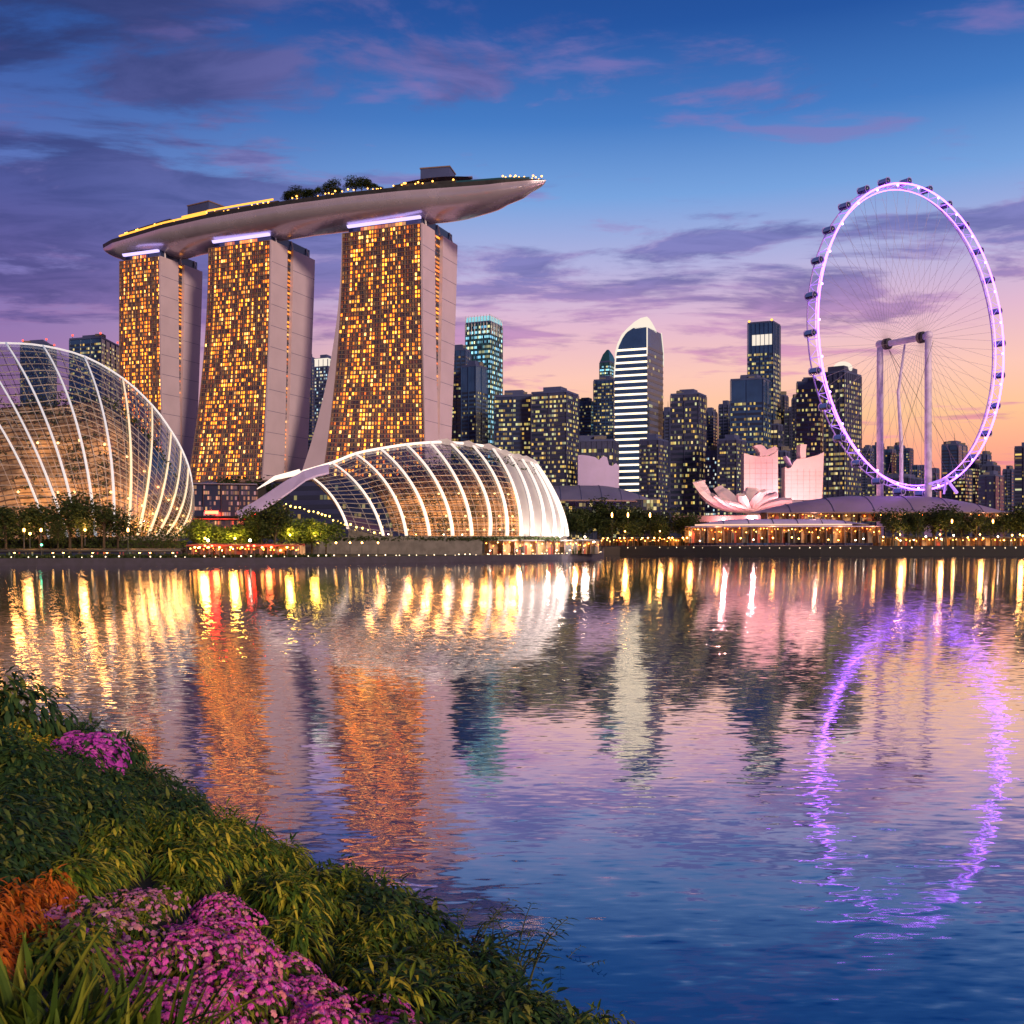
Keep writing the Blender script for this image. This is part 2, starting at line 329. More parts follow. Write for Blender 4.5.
# ------------------------------------------------------------------ mesh helpers
def P(px, py, D):
    return Vector(((px-512)/F*D, D, EYE + (HZ-py)/F*D))
class MB:
    def __init__(s): s.v = []; s.f = []; s.uv = []; s.mi = []
    def face(s, pts, uv=None, mi=0):
        i = len(s.v); s.v += [tuple(p) for p in pts]; s.f.append(tuple(range(i, i+len(pts))))
        s.uv.append(uv or [(0, 0)]*len(pts)); s.mi.append(mi)
    def box(s, x0, y0, z0, x1, y1, z1, mi=0, mtx=None):
        c = [Vector(p) for p in ((x0,y0,z0),(x1,y0,z0),(x1,y1,z0),(x0,y1,z0),(x0,y0,z1),(x1,y0,z1),(x1,y1,z1),(x0,y1,z1))]
        if mtx: c = [mtx @ p for p in c]
        s.hexa(c, mi)
    def hexa(s, c, mi=0):
        i = len(s.v); s.v += [tuple(p) for p in c]
        for q in ((0,3,2,1),(4,5,6,7),(0,1,5,4),(1,2,6,5),(2,3,7,6),(3,0,4,7)):
            s.f.append(tuple(i+k for k in q)); s.uv.append([(0,0)]*4); s.mi.append(mi)
    def tube(s, pts, r, n=6, mi=0, cap=True, closed=False):
        pts = [Vector(p) for p in pts]; m_ = len(pts); i0 = len(s.v)
        rr = r if isinstance(r, (list, tuple)) else [r]*m_
        up = None
        for k in range(m_):
            a = pts[(k-1) % m_] if (closed or k > 0) else pts[k]
            b = pts[(k+1) % m_] if (closed or k < m_-1) else pts[k]
            d = (b-a); d = d.normalized() if d.length > 1e-9 else Vector((0,0,1))
            if up is None: up = Vector((0,0,1)) if abs(d.z) < .9 else Vector((1,0,0))
            u = d.cross(up)
            if u.length < 1e-6: u = d.cross(Vector((1,0,0)))
            u.normalize(); up = u.cross(d).normalized()
            for j in range(n):
                a_ = 2*math.pi*j/n
                s.v.append(tuple(pts[k] + (u*math.cos(a_) + up*math.sin(a_))*rr[k]))
        for k in range(m_ if closed else m_-1):
            k2 = (k+1) % m_
            for j in range(n):
                j2 = (j+1) % n
                s.f.append((i0+k*n+j, i0+k*n+j2, i0+k2*n+j2, i0+k2*n+j)); s.uv.append([(0,0)]*4); s.mi.append(mi)
        if cap and not closed:
            s.f.append(tuple(i0+j for j in range(n))[::-1]); s.uv.append([(0,0)]*n); s.mi.append(mi)
            s.f.append(tuple(i0+(m_-1)*n+j for j in range(n))); s.uv.append([(0,0)]*n); s.mi.append(mi)
    def grid(s, rows, mi=0, uvf=None, closed=False):
        i0 = len(s.v); nr = len(rows); nc = len(rows[0])
        for r_ in rows: s.v += [tuple(p) for p in r_]
        for a in range(nr-1):
            for b in range(nc if closed else nc-1):
                b2 = (b+1) % nc
                s.f.append((i0+a*nc+b, i0+a*nc+b2, i0+(a+1)*nc+b2, i0+(a+1)*nc+b)); s.mi.append(mi)
                s.uv.append([uvf(a,b), uvf(a,b+1), uvf(a+1,b+1), uvf(a+1,b)] if uvf else [(0,0)]*4)
    def sphere(s, c, r, n=8, m_=5, mi=0, sz=1.):
        c = Vector(c); rows = []
        for a in range(m_+1):
            th = math.pi*a/m_
            rows.append([c + Vector((math.sin(th)*math.cos(2*math.pi*b/n)*r, math.sin(th)*math.sin(2*math.pi*b/n)*r, math.cos(th)*r*sz)) for b in range(n)])
        s.grid(rows[::-1], mi, closed=True)
    def build(s, name, mats, parent=None, smooth=False, kind=None):
        me = bpy.data.meshes.new(name); me.from_pydata(s.v, [], s.f)
        if not isinstance(mats, (list, tuple)): mats = [mats]
        for m_ in mats: me.materials.append(m_)
        uvl = me.uv_layers.new(name='UVMap'); k = 0
        flat = []
        for q in s.uv:
            for c in q: flat += [c[0], c[1]]
        uvl.data.foreach_set('uv', flat)
        me.polygons.foreach_set('material_index', s.mi)
        if smooth: me.polygons.foreach_set('use_smooth', [True]*len(s.f))
        me.update()
        o = bpy.data.objects.new(name, me); C.objects.link(o)
        if parent is not None: o.parent = parent
        if kind: o['kind'] = kind
        return o
def tag(o, label, cat, group=None, kind=None):
    if label: o['label'] = label
    if cat: o['category'] = cat
    if group: o['group'] = group
    if kind: o['kind'] = kind
    return o
def thing(name, label, cat, loc=(0,0,0), group=None):
    o = bpy.data.objects.new(name, None); C.objects.link(o); o.location = loc; o.empty_display_size = .5
    return tag(o, label, cat, group)
def copy_tree(o, parent=None):
    c = o.copy(); C.objects.link(c); c.parent = parent
    for ch in list(o.children): copy_tree(ch, c)
    return c
def point(name, loc, power, col, parent=None, r=.6, spot=None, aim=None):
    d = bpy.data.lights.new(name, 'SPOT' if spot else 'POINT'); d.energy = power; d.color = col[:3]; d.shadow_soft_size = r
    o = bpy.data.objects.new(name, d); C.objects.link(o); o.location = loc
    if spot:
        d.spot_size = R(spot); d.spot_blend = .6
        o.rotation_euler = (Vector(aim)-Vector(loc)).to_track_quat('-Z', 'Y').to_euler()
    if parent is not None: o.parent = parent
    return o
def interp(tab, x):
    if x <= tab[0][0]: return tab[0][1]
    for (a, b), (c, d) in zip(tab, tab[1:]):
        if x <= c: return b + (d-b)*(x-a)/(c-a)
    return tab[-1][1]

# ------------------------------------------------------------------ water and land
mb = MB(); mb.face([(-7000,-300,0),(7000,-300,0),(7000,9000,0),(-7000,9000,0)])
mb.build('water', M['water'])['kind'] = 'structure'
SHORE = [(-700,225,1.7),(-300,236,1.7),(0,244,1.7),(120,249,1.7),(250,256,1.7),(350,276,1.7),(450,300,1.7),(520,328,1.7),(560,350,1.7),(590,384,1.7),(602,415,1.7),
         (601,470,1.9),(603,520,3.6),(620,526,4.2),(660,512,4.4),(720,494,4.4),(820,480,4.4),(1024,470,4.4),(1300,466,4.4),(1900,460,4.4)]
shore = [Vector(((p-512)/F*d, d, z)) for p, d, z in SHORE]
mb = MB()
cols = [Vector((-3500, 300, 1.7))] + shore + [Vector((3500, 600, 4.4))]
rows = [cols, [Vector((p.x*1.02, p.y+25, p.z)) for p in cols], [Vector((p.x*1.3, 620 if abs(p.x) < 3000 else 900, 5.0)) for p in cols],
        [Vector((p.x*2.2, 1500, 5.0)) for p in cols], [Vector((p.x*3, 9000, 5.0)) for p in cols]]
mb.grid(rows)
mb.build('ground', M['ground'])['kind'] = 'structure'
def strip_wall(pts, zt, th, name, label, mt):
    m_ = MB(); rows_ = []
    for k, p in enumerate(pts):
        d = pts[min(k+1, len(pts)-1)]-pts[max(k-1, 0)]; n = Vector((d.y, -d.x, 0)).normalized()*th
        f = Vector((p.x, p.y, 0))
        rows_.append([f+Vector((0,0,-1)), f+Vector((0,0,p.z+zt)), f+n+Vector((0,0,p.z+zt)), f+n*1.15+Vector((0,0,p.z+zt-.12)), f+n*1.15+Vector((0,0,-1))])
    m_.grid(rows_); m_.face(rows_[0]); m_.face(rows_[-1][::-1])
    return tag(m_.build(name, mt), label, 'sea wall')
strip_wall(shore[:13], .12, .5, 'sea_wall', 'low mauve stone sea wall along the near shore below the glass domes', M['seawall_pale'])
strip_wall(shore[12:], .12, .5, 'sea_wall', 'taller black stone sea wall along the far shore below the big wheel', M['seawall'])
# promenade strip behind the far wall
mb = MB()
pr = shore[13:]
mb.grid([[p+Vector((0,1.0,.008)) for p in pr], [p+Vector((0,14,.008)) for p in pr]])
mb.build('promenade', M['paving'])['kind'] = 'structure'
mb = MB()
pr = shore[1:11]
mb.grid([[p+Vector((0,1.0,.008)) for p in pr], [p+Vector((0,5,.008)) for p in pr]])
mb.build('waterside_path', M['paving'])['kind'] = 'structure'

def shore_at(px):
    d = interp([(a, b) for a, b, c in SHORE if c == 1.7 or c >= 4.2], px)
    return d

# small bollard lights on both walls
def bollard(loc, zs, group, label, sc=1.):
    m_ = MB(); m_.box(-.09,-.09,0,.09,.09,.34); m_.sphere((0,0,.46), .17*sc, 6, 4, 1)
    return m_
bl_mb = MB(); bl_mb.box(-.07,-.07,0,.07,.07,.30); bl_mb.sphere((0,0,.42), .15, 6, 4, 1)
proto_b = tag(bl_mb.build('bollard_light', [M['dark'], M['bead']]), 'small white bollard light in the long row on the near sea wall', 'bollard light', 'bollard lights along the near sea wall')
pos = []
def along(pts, step):
    out_ = []; acc = 0
    for a, b in zip(pts, pts[1:]):
        L = (b-a).length; s_ = acc
        while s_ < L:
            out_.append(a.lerp(b, s_/L)); s_ += step
        acc = s_-L
    return out_
for k, p in enumerate(along(shore[1:11], 3.1)):
    o = proto_b if k == 0 else proto_b.copy()
    if k: C.objects.link(o)
    o.location = p + Vector((random.uniform(-.9,.9), .35, .02))
    s_ = random.choice((.7, .9, 1.0, 1.2)); o.scale = (s_, s_, s_)
proto_b2 = None
for k, p in enumerate(along(shore[13:19], 4.6)):
    o = proto_b.copy(); C.objects.link(o)
    o['label'] = 'small white bollard light in the row on the far black sea wall'; o['group'] = 'bollard lights along the far sea wall'
    o.location = p + Vector((0, -.55, -1.3)); s_ = random.choice((.8, 1.1, 1.3, 1.7)); o.scale = (s_, s_, s_)

# ------------------------------------------------------------------ hotel towers and their sky deck
AX = Vector((.927, -.375, 0)); NB = Vector((.375, .927, 0))     # along the deck, and away from the viewer
def solve(base, d, px):
    """move base along d until it stands in pixel column px"""
    k = (px-512)/F
    tt = (k*base.y - base.x)/(d.x - k*d.y)
    return base + d*tt, tt
def hotel(label, Bp, BD, top, bot, ytop, zb, fin=False, name='hotel_tower'):
    """top/bot: pixel columns of A (far facade corner), B (near corner), C, D, E along the end wall"""
    B = Vector(((Bp-512)/F*BD, BD, 0))
    A, _ = solve(B, -AX, top[0])
    zt = EYE + (HZ-ytop)/F*BD
    root = thing(name, label, 'hotel tower', (B.x, B.y, 0))
    L = lambda v: v - Vector((B.x, B.y, 0))
    tC, tD, tE = [solve(B, NB, p)[1] for p in top[2:]]
    bB, bC, bD, bE = [solve(B, NB, p)[1] for p in bot[1:]]
    bA = solve(A, NB, bot[0])[1]
    N = 58
    def at(z):
        s = max(0., min(1., (zt-z)/(zt-zb)))
        e = s**1.9
        f = lambda a, b: a + (b-a)*e
        g = lambda a, b: a + (b-a)*(s**1.15)
        return f(0, bA), f(0, bB), f(tC, bC), g(tD, bD), g(tE, bE)
    zs = [zb + (zt-zb)*k/N for k in range(N+1)]
    fA, fB, fC, fA2, bD_, bE_, bA1, bA2 = [], [], [], [], [], [], [], []
    for z in zs:
        a, b, c, d, e = at(z); Z = Vector((0,0,z))
        fA.append(A+NB*a+Z); fB.append(B+NB*b+Z); fC.append(B+NB*c+Z); fA2.append(A+NB*(a+(c-b)*.9)+Z)
        bD_.append(B+NB*d+Z); bE_.append(B+NB*e+Z); bA1.append(A+NB*(d+a*.3)+Z); bA2.append(A+NB*(e+a*.1)+Z)
    def wall(nm, rows, mt, **kw):
        m_ = MB(); m_.grid([[L(p) for p in r_] for r_ in rows]); return m_.build(nm, mt, root, **kw)
    # front slab: glass facade, end wall, back, roof
    wall('glass_facade', list(zip(fA, fB)), M['facade'])
    m_ = MB(); th = 1.3
    rws = list(zip(fB, fC)); m_.grid([[L(p) for p in r_] for r_ in rws])
    m_.face([L(fB[-1]), L(fC[-1]), L(fA2[-1]), L(fA[-1])])
    m_.grid([[L(p) for p in r_] for r_ in zip(fC, fA2)]); m_.grid([[L(p) for p in r_] for r_ in zip(fA2, fA)])
    # white frame standing proud of the glass at its outer edge
    m_.grid([[L(p) for p in (b_-AX*1.2, b_-NB*.7-AX*1.2, b_-NB*.7, b_)] for b_ in fB])
    m_.build('front_end_wall', M['white'], root)
    m_ = MB()
    m_.grid([[L(p) for p in r_] for r_ in zip(bD_, bE_)]); m_.grid([[L(p) for p in r_] for r_ in zip(bE_, bA2)])
    m_.grid([[L(p) for p in r_] for r_ in zip(bA2, bA1)]); m_.grid([[L(p) for p in r_] for r_ in zip(bA1, bD_)])
    m_.face([L(bD_[-1]), L(bE_[-1]), L(bA2[-1]), L(bA1[-1])])
    m_.build('rear_end_wall', M['white'], root)
    m_ = MB()
    for k in range(3, N, 5):
        for e0, e1 in ((fB, fC), (bD_, bE_)):
            a, b = L(e0[k])+AX*.02, L(e1[k])+AX*.02; u = Vector((0,0,.22))
            m_.hexa([a, b, b+AX*.06, a+AX*.06, a+u, b+u, b+AX*.06+u, a+AX*.06+u])
    m_.build('panel_joint', M['tower_haze'], root)
    # glazed slot between the two slabs
    m_ = MB(); ins = -AX*2.2
    m_.grid([[L(p+ins) for p in r_] for r_ in zip(fC, bD_)]); m_.build('atrium_glazing', M['facade'], root)
    for k in range(1, N):
        m_ = MB(); i2 = -AX*2.0
        z0, z1 = .15, .62
        q = [fC[k].lerp(fC[k+1], z0)+i2, bD_[k].lerp(bD_[k+1], z0)+i2, bD_[k].lerp(bD_[k+1], z1)+i2, fC[k].lerp(fC[k+1], z1)+i2]
        m_.face([L(p) for p in q], [(0, 900+k), (2, 900+k), (2, 900+k+.9), (0, 900+k+.9)])
        m_.build('atrium_window', M['win_gap'], root)
    # every storey: a band of room windows and the slab edge above it
    NBAY = 30; seed = int(BD)*3
    for k in range(N):
        m_ = MB(); off = -NB*.18
        lo = [fA[k].lerp(fA[k+1], .16)+off, fB[k].lerp(fB[k+1], .16)+off]
        hi = [fA[k].lerp(fA[k+1], .80)+off, fB[k].lerp(fB[k+1], .80)+off]
        m_.face([L(lo[0]), L(lo[1]), L(hi[1]), L(hi[0])], [(0, seed+k+.02), (NBAY, seed+k+.02), (NBAY, seed+k+.98), (0, seed+k+.98)])
        wb = m_.build('window_band', M['win_hotel'], root)
        m_ = MB(); a, b = fA[k+1], fB[k+1]-AX*1.25
        o1, o2 = -NB*.05, -NB*.75
        m_.hexa([L(a+o2-Vector((0,0,.5))), L(b+o2-Vector((0,0,.5))), L(b+o1-Vector((0,0,.5))), L(a+o1-Vector((0,0,.5))),
                 L(a+o2), L(b+o2), L(b+o1), L(a+o1)])
        m_.build('floor_edge', M['slab'], wb)
    m_ = MB()
    for j in range(0, NBAY//3+1):
        f = j/(NBAY//3)
        for k in range(N):
            p0 = fA[k].lerp(fB[k], f*.985); p1 = fA[k+1].lerp(fB[k+1], f*.985)
            m_.hexa([L(p0-NB*.6-AX*.16), L(p0-NB*.6+AX*.16), L(p0-NB*.05+AX*.16), L(p0-NB*.05-AX*.16),
                     L(p1-NB*.6-AX*.16), L(p1-NB*.6+AX*.16), L(p1-NB*.05+AX*.16), L(p1-NB*.05-AX*.16)])
    m_.build('facade_fin', M['slab'], root, kind='stuff')
    if fin:
        m_ = MB()
        rws = []
        for k in range(N+1):
            s = 1-k/N; wd = .5 + 15*s**2.2
            rws.append([L(p) for p in (fA[k]-NB*.8, fA[k]-NB*.8-AX*wd, fA[k]+NB*2-AX*wd, fA[k]+NB*2)])
        m_.grid(rws); m_.build('splayed_leg', M['white'], root)
    # recessed crown storey with struts, carrying the deck
    m_ = MB(); tA, tB, tE_ = L(fA[-1]), L(fB[-1]), L(bE_[-1])
    i = 2.5
    q = [tA+AX*i+NB*i, tB-AX*i+NB*i, tE_-AX*i-NB*i, L(bA2[-1])+AX*i-NB*i]
    m_.hexa([p+Vector((0,0,.02)) for p in q]+[p+Vector((0,0,CROWN)) for p in q]); m_.build('crown_storey', M['tower_glass'], root)
    m_ = MB(); o = NB*(i-.25)
    m_.face([tA+AX*(i+6)+o+Vector((0,0,.6)), tB-AX*(i+10)+o+Vector((0,0,.6)), tB-AX*(i+10)+o+Vector((0,0,3.0)), tA+AX*(i+6)+o+Vector((0,0,3.0))],
            [(0,77+seed),(14,77+seed),(14,77.9+seed),(0,77.9+seed)]); m_.build('crown_window', M['win_gap'], root)
    for f in (.12, .5, .88):
        m_ = MB(); p = tB.lerp(tE_, f) - AX*.8
        m_.tube([p, p+Vector((0,0,CROWN))-AX*1.5+NB*(1.5-3*f)], .5, 6); m_.build('strut', M['steel'], root)
    m_ = MB()
    a, b = tA+AX*4-NB*1.5, tB-AX*1-NB*1.5
    z0 = Vector((0,0,2.6)); z1 = Vector((0,0,4.0))
    m_.hexa([a+z0, b+z0, b+NB*1.2+z0, a+NB*1.2+z0, a+z1-NB*1, b+z1-NB*1, b+NB*1.2+z1, a+NB*1.2+z1])
    m_.build('cove_light', M['cove'], root)
    return B, A, zt, root
CROWN = 6.0
HT = [hotel('left hotel tower, gold windows, partly behind the large left glass dome', 161, 672, (120,161,178.5,184.5,202.5), (119,165,182,181,195), 256, 45),
      hotel('middle hotel tower of three, gold-lit facade flaring out at its foot', 272, 636, (209,272,287.5,293.5,315), (187,263,284,287,306), 240, 40),
      hotel('right hotel tower of three, gold windows above the ribbed low glass dome', 423, 600, (343,423,435,443,457.5), (323,427,440,438.5,450), 223, 45, True)]

def podium():
    b1 = HT[0][0]-NB*34-AX*70; b2 = HT[2][0]-NB*34+AX*14
    root = thing('hotel_podium', 'long dark mauve podium block under the feet of the three hotel towers', 'podium', (b1.x, b1.y, 4.5)); O = Vector((b1.x, b1.y, 4.5))
    m_ = MB(); q = [b1, b2, b2+NB*95, b1+NB*95]; H_ = 42.
    m_.hexa([v-O+Vector((0,0,0)) for v in q]+[v-O+Vector((0,0,H_)) for v in q]); m_.build('wall', M['tower_mauve'], root)
    for k in range(7):
        z = 4+k*5.4; m_ = MB(); o = -NB*.2
        m_.face([b1-O+o+Vector((0,0,z)), b2-O+o+Vector((0,0,z)), b2-O+o+Vector((0,0,z+2.6)), b1-O+o+Vector((0,0,z+2.6))], [(0,7000+k),(110,7000+k),(110,7000.9+k),(0,7000.9+k)]); m_.build('window_band', M['win_dim'], root)
    m_ = MB(); q2 = [b1-NB*1.2, b2-NB*1.2, b2+NB*96, b1+NB*96]
    m_.hexa([v-O+Vector((0,0,H_)) for v in q2]+[v-O+Vector((0,0,H_+1.2)) for v in q2]); m_.build('roof_slab', M['slab'], root)
podium()
# sky deck: boat-shaped hull across the three roofs
ZD = 5 + (HZ-181)/F*582
edge = [(103,706),(112,694),(130,682),(161,662),(205,642),(240,630),(285,616),(345,602),(400,592),(450,586),(500,580),(530,579),(546,581)]
ne = [P(p, HZ, d) for p, d in edge]
for v in ne: v.z = 0
# resample
cum = [0]
for a, b in zip(ne, ne[1:]): cum.append(cum[-1]+(b-a).length)
TOT = cum[-1]
def near_edge(s):
    d = s*TOT
    for k in range(len(ne)-1):
        if d <= cum[k+1] or k == len(ne)-2:
            return ne[k].lerp(ne[k+1], (d-cum[k])/(cum[k+1]-cum[k]))
def deck_w(s):
    return 40*max(0, min(1, (s/.10)))**.55*max(0, min(1, (1-s)/.20))**.5 if 0 < s < 1 else .3
def deck_z(s): return ZD + 2.5*(1-s)*0 + 3.0*max(0, (s-.75)/.25)**2*0
deck_root = thing('sky_deck', 'long boat-shaped pale roof deck lying across the three hotel towers', 'roof deck')
NS = 70
def deck_frame(s):
    p = near_edge(s); ww = max(.4, deck_w(s))
    # near edge pulled toward the axis at the tips
    d = (near_edge(min(1, s+.01))-near_edge(max(0, s-.01))).normalized(); n = Vector((-d.y, d.x, 0))
    return p, n, ww
def smooth_s(k): return .5-.5*math.cos(math.pi*k/NS)
rows = []
for k in range(NS+1):
    s = min(.9995, max(.0005, smooth_s(k))); p, n, ww = deck_frame(s)
    dep = 11.5*min(1, (s/.06))**.5*min(1, ((1-s)/.16))**.5 + .3
    r_ = []
    for j in range(15):
        a = math.pi*j/14
        r_.append(p + n*(ww/2 - math.cos(a)*ww/2) + Vector((0,0,ZD - 2.2*min(1,(1-s)/.1) - dep*math.sin(a)**.8 + 0)))
    rows.append(r_)
m_ = MB(); m_.grid(rows); m_.build('hull', M['hull'], deck_root, smooth=True)
m_ = MB()   # rim band above the hull
rr = []
for k in range(NS+1):
    s = min(.9995, max(.0005, smooth_s(k))); p, n, ww = deck_frame(s); h0 = ZD-2.2*min(1,(1-s)/.1)
    z1 = ZD+.2
    rr.append([p+Vector((0,0,h0)), p-n*.3+Vector((0,0,z1)), p+n*.6+Vector((0,0,z1)), p+n*.6+Vector((0,0,ZD-.4)), p+n*(ww-.6)+Vector((0,0,ZD-.4)), p+n*(ww-.6)+Vector((0,0,z1)), p+n*(ww+.3)+Vector((0,0,z1)), p+n*ww+Vector((0,0,h0))])
m_.grid(rr); m_.build('rim_band', M['dark'], deck_root)
def deck_strip(s0, s1, inn, z0, z1, name, mt, wid=.5, parent=deck_root, nn=24):
    m_ = MB(); q = []
    for k in range(nn+1):
        s = s0+(s1-s0)*k/nn; p, n, ww = deck_frame(s)
        q.append([p+n*inn+Vector((0,0,z0)), p+n*inn+Vector((0,0,z1)), p+n*(inn+wid)+Vector((0,0,z1)), p+n*(inn+wid)+Vector((0,0,z0))])
    m_.grid(q); return m_.build(name, mt, parent)
def s_of_px(px):
    best = min(range(1001), key=lambda i: abs(512+F*near_edge(i/1000).x/near_edge(i/1000).y - px)); return best/1000
deck_strip(s_of_px(118), s_of_px(200), .7, ZD+1.0, ZD+2.0, 'rim_light', M['gold_strip'])
deck_strip(s_of_px(206), s_of_px(272), .7, ZD+2.2, ZD+3.2, 'rim_light', M['gold_strip'])
deck_strip(s_of_px(180), s_of_px(204), 1.2, ZD+1.0, ZD+3.2, 'rim_light', M['gold_strip'])
deck_strip(s_of_px(120), s_of_px(165), 4, ZD-.3, ZD+4.6, 'terrace_bar', M['dark'], 10)
deck_strip(s_of_px(205), s_of_px(275), 3, ZD-.3, ZD+2.3, 'terrace_bar', M['dark'], 10)
deck_strip(s_of_px(455), s_of_px(530), 2, ZD-.3, ZD+2.0, 'glass_rail', M['crown_teal'] if False else M['tower_teal'], .4)
deck_strip(s_of_px(390), s_of_px(455), 5, ZD-.3, ZD+3.6, 'terrace_bar', M['dark'], 9)
# long curved canopy near the right end
m_ = MB(); q = []
for k in range(25):
    s = s_of_px(392)+(s_of_px(468)-s_of_px(392))*k/24; p, n, ww = deck_frame(s); f = k/24
    zz = ZD+4.2+1.9*math.sin(math.pi*min(1, f*1.15)*.5); wd = 12*math.sin(math.pi*(.12+.85*f))**.7
    q.append([p+n*(10-wd/2)+Vector((0,0,zz)), p+n*10+Vector((0,0,zz+.9)), p+n*(10+wd/2)+Vector((0,0,zz))])
m_.grid(q); m_.grid([[v-Vector((0,0,.5)) for v in r_] for r_ in q][::-1]); m_.build('canopy', M['roof_mauve'], deck_root)
def deck_box(x0, x1, yt, inn, dp, name, label, mt):
    s0, s1 = s_of_px(x0), s_of_px(x1); p, n, ww = deck_frame((s0+s1)/2); q = near_edge(s1)-near_edge(s0)
    c = p+n*inn; d = q.normalized(); c2 = c+n*dp
    hw = (x1-x0)/F*c.y/2/max(.4, abs(d.x)+.18)
    zt_ = EYE+(HZ-yt)/F*c.y
    root = thing(name, label, 'plant room', (c.x, c.y, ZD-.3)); O = Vector((c.x, c.y, ZD-.3))
    m_ = MB(); b = [c-d*hw, c+d*hw, c2+d*hw, c2-d*hw]
    z0 = Vector((0,0,ZD-.3)); z1 = Vector((0,0,zt_))
    m_.hexa([v+z0-O for v in b]+[v+z1-O for v in b]); m_.build('wall', M['tower_haze'], root)
    m_ = MB(); b = [c-d*(hw+.4)-n*.4, c+d*(hw+.4)-n*.4, c2+d*(hw+.4)+n*.4, c2-d*(hw+.4)+n*.4]
    m_.hexa([v+z1-O for v in b]+[v+z1-O+Vector((0,0,.7)) for v in b]); m_.build('parapet', M['slab'], root)
deck_box(411, 446, 168, 14, 13, 'roof_plant_room', 'grey box room standing on the right half of the sky deck', M['tower_haze'])
deck_box(166, 197, 204, 14, 13, 'roof_plant_room', 'brown grey box room standing on the left half of the sky deck', M['slab'])
lm = MB(); lm.tube([(0,0,0),(0,0,2.2)], .08, 5); lm.sphere((0,0,2.5), .42, 6, 4, 1)
proto_dl = tag(lm.build('deck_lamp', [M['dark'], glow('deck_lamp_glow', lin(255,170,70), 7)]), 'small warm lamp post among the lamps lining the sky deck', 'lamp', 'lamps on the sky deck')
dlm_red = glow('deck_lamp_rose', lin(255,150,120), 4)
first = True
for px in [122,128,133,140,147,151,158,171,178,184,190,196,290,316,323,333,352,366,379,404,417,452,505,510,514,519,524,529,534,540]+[random.uniform(112,275) for _ in range(26)]+[random.uniform(290,545) for _ in range(26)]:
    s = s_of_px(px); p, n, ww = deck_frame(s)
    o = proto_dl if first else proto_dl.copy()
    if not first: C.objects.link(o)
    first = False
    o.location = p+n*min(2.5, ww*.3)+Vector((0,0,ZD-.3)); k_ = random.choice((.7, 1, 1.3)); o.scale = (k_,)*3
# ------------------------------------------------------------------ trees (far): trunk, limbs, leaf-clump crown
def make_tree(h, cw, n, leaf, seed, mt, name='tree', trunk_h=.32):
    rnd = random.Random(seed)
    root = bpy.data.objects.new(name, None); C.objects.link(root)
    m_ = MB(); m_.tube([(0,0,0),(.1*rnd.random(),0,h*trunk_h),(.2*rnd.random(),.1,h*.6)], [h*.022, h*.017, h*.008], 7)
    lobes = []
    for k in range(9):
        a = rnd.random()*6.28; rad = cw*.5*rnd.uniform(.15, .72); z = h*rnd.uniform(.42, .86)
        c = Vector((math.cos(a)*rad, math.sin(a)*rad, z)); lobes.append((c, cw*rnd.uniform(.18, .30)))
        m_.tube([(0,0,h*rnd.uniform(.25,.45)), c*.6+Vector((0,0,h*.18)), c], [h*.010, h*.007, h*.003], 5)
    lobes.append((Vector((0,0,h*.62)), cw*.34))
    m_.build('trunk', M['bark'], root)
    m_ = MB()
    for k in range(n):
        c, r_ = rnd.choice(lobes)
        d = Vector((rnd.gauss(0,1), rnd.gauss(0,1), rnd.gauss(0,1)*.85)).normalized()*(r_*rnd.random()**.4)
        p = c+d; u = Vector((rnd.gauss(0,1), rnd.gauss(0,1), rnd.gauss(0,.6))).normalized(); v = u.orthogonal().normalized()
        v = (v*math.cos(k)+u.cross(v)*math.sin(k)); sz = leaf*rnd.uniform(.6, 1.3)
        m_.face([p-u*sz, p-v*sz*.6, p+u*sz, p+v*sz*.6])
    m_.build('crown', mt, root)
    return root
TR = [make_tree(15, 13, 1500, .42, 11+k, M['leaf_far'], 'broadleaf_tree') for k in range(4)]
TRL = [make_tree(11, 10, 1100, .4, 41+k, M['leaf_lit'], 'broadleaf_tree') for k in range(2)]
used = set()
def tree(px, D, ytop, zb, label, group, lit=False, wide=1.):
    src = random.choice(TRL if lit else TR); h0 = 11 if lit else 15
    o = src if src not in used else copy_tree(src)
    used.add(src)
    h = (EYE+(HZ-ytop)/F*D-zb)*random.uniform(.82, 1.12); k_ = h/h0; wide *= random.uniform(.8, 1.3)
    o.location = ((px-512)/F*D, D, zb); o.scale = (k_*wide, k_*wide, k_); o.rotation_euler = (0,0,random.random()*6.28)
    return tag(o, label, 'tree', group)
# on the sky deck
for px, yt in [(283,190),(289,189),(295,187),(301,188),(308,186),(318,182),(326,181),(333,184),(352,178),(358,176),(366,179),(374,183)]:
    s = s_of_px(px); p, n, ww = deck_frame(s); q = p+n*5
    tree(px, q.y, yt, ZD-.3, 'small dark roof garden tree in the row on the sky deck', 'roof garden trees on the sky deck', wide=1.5).location = (q.x, q.y, ZD-.3)

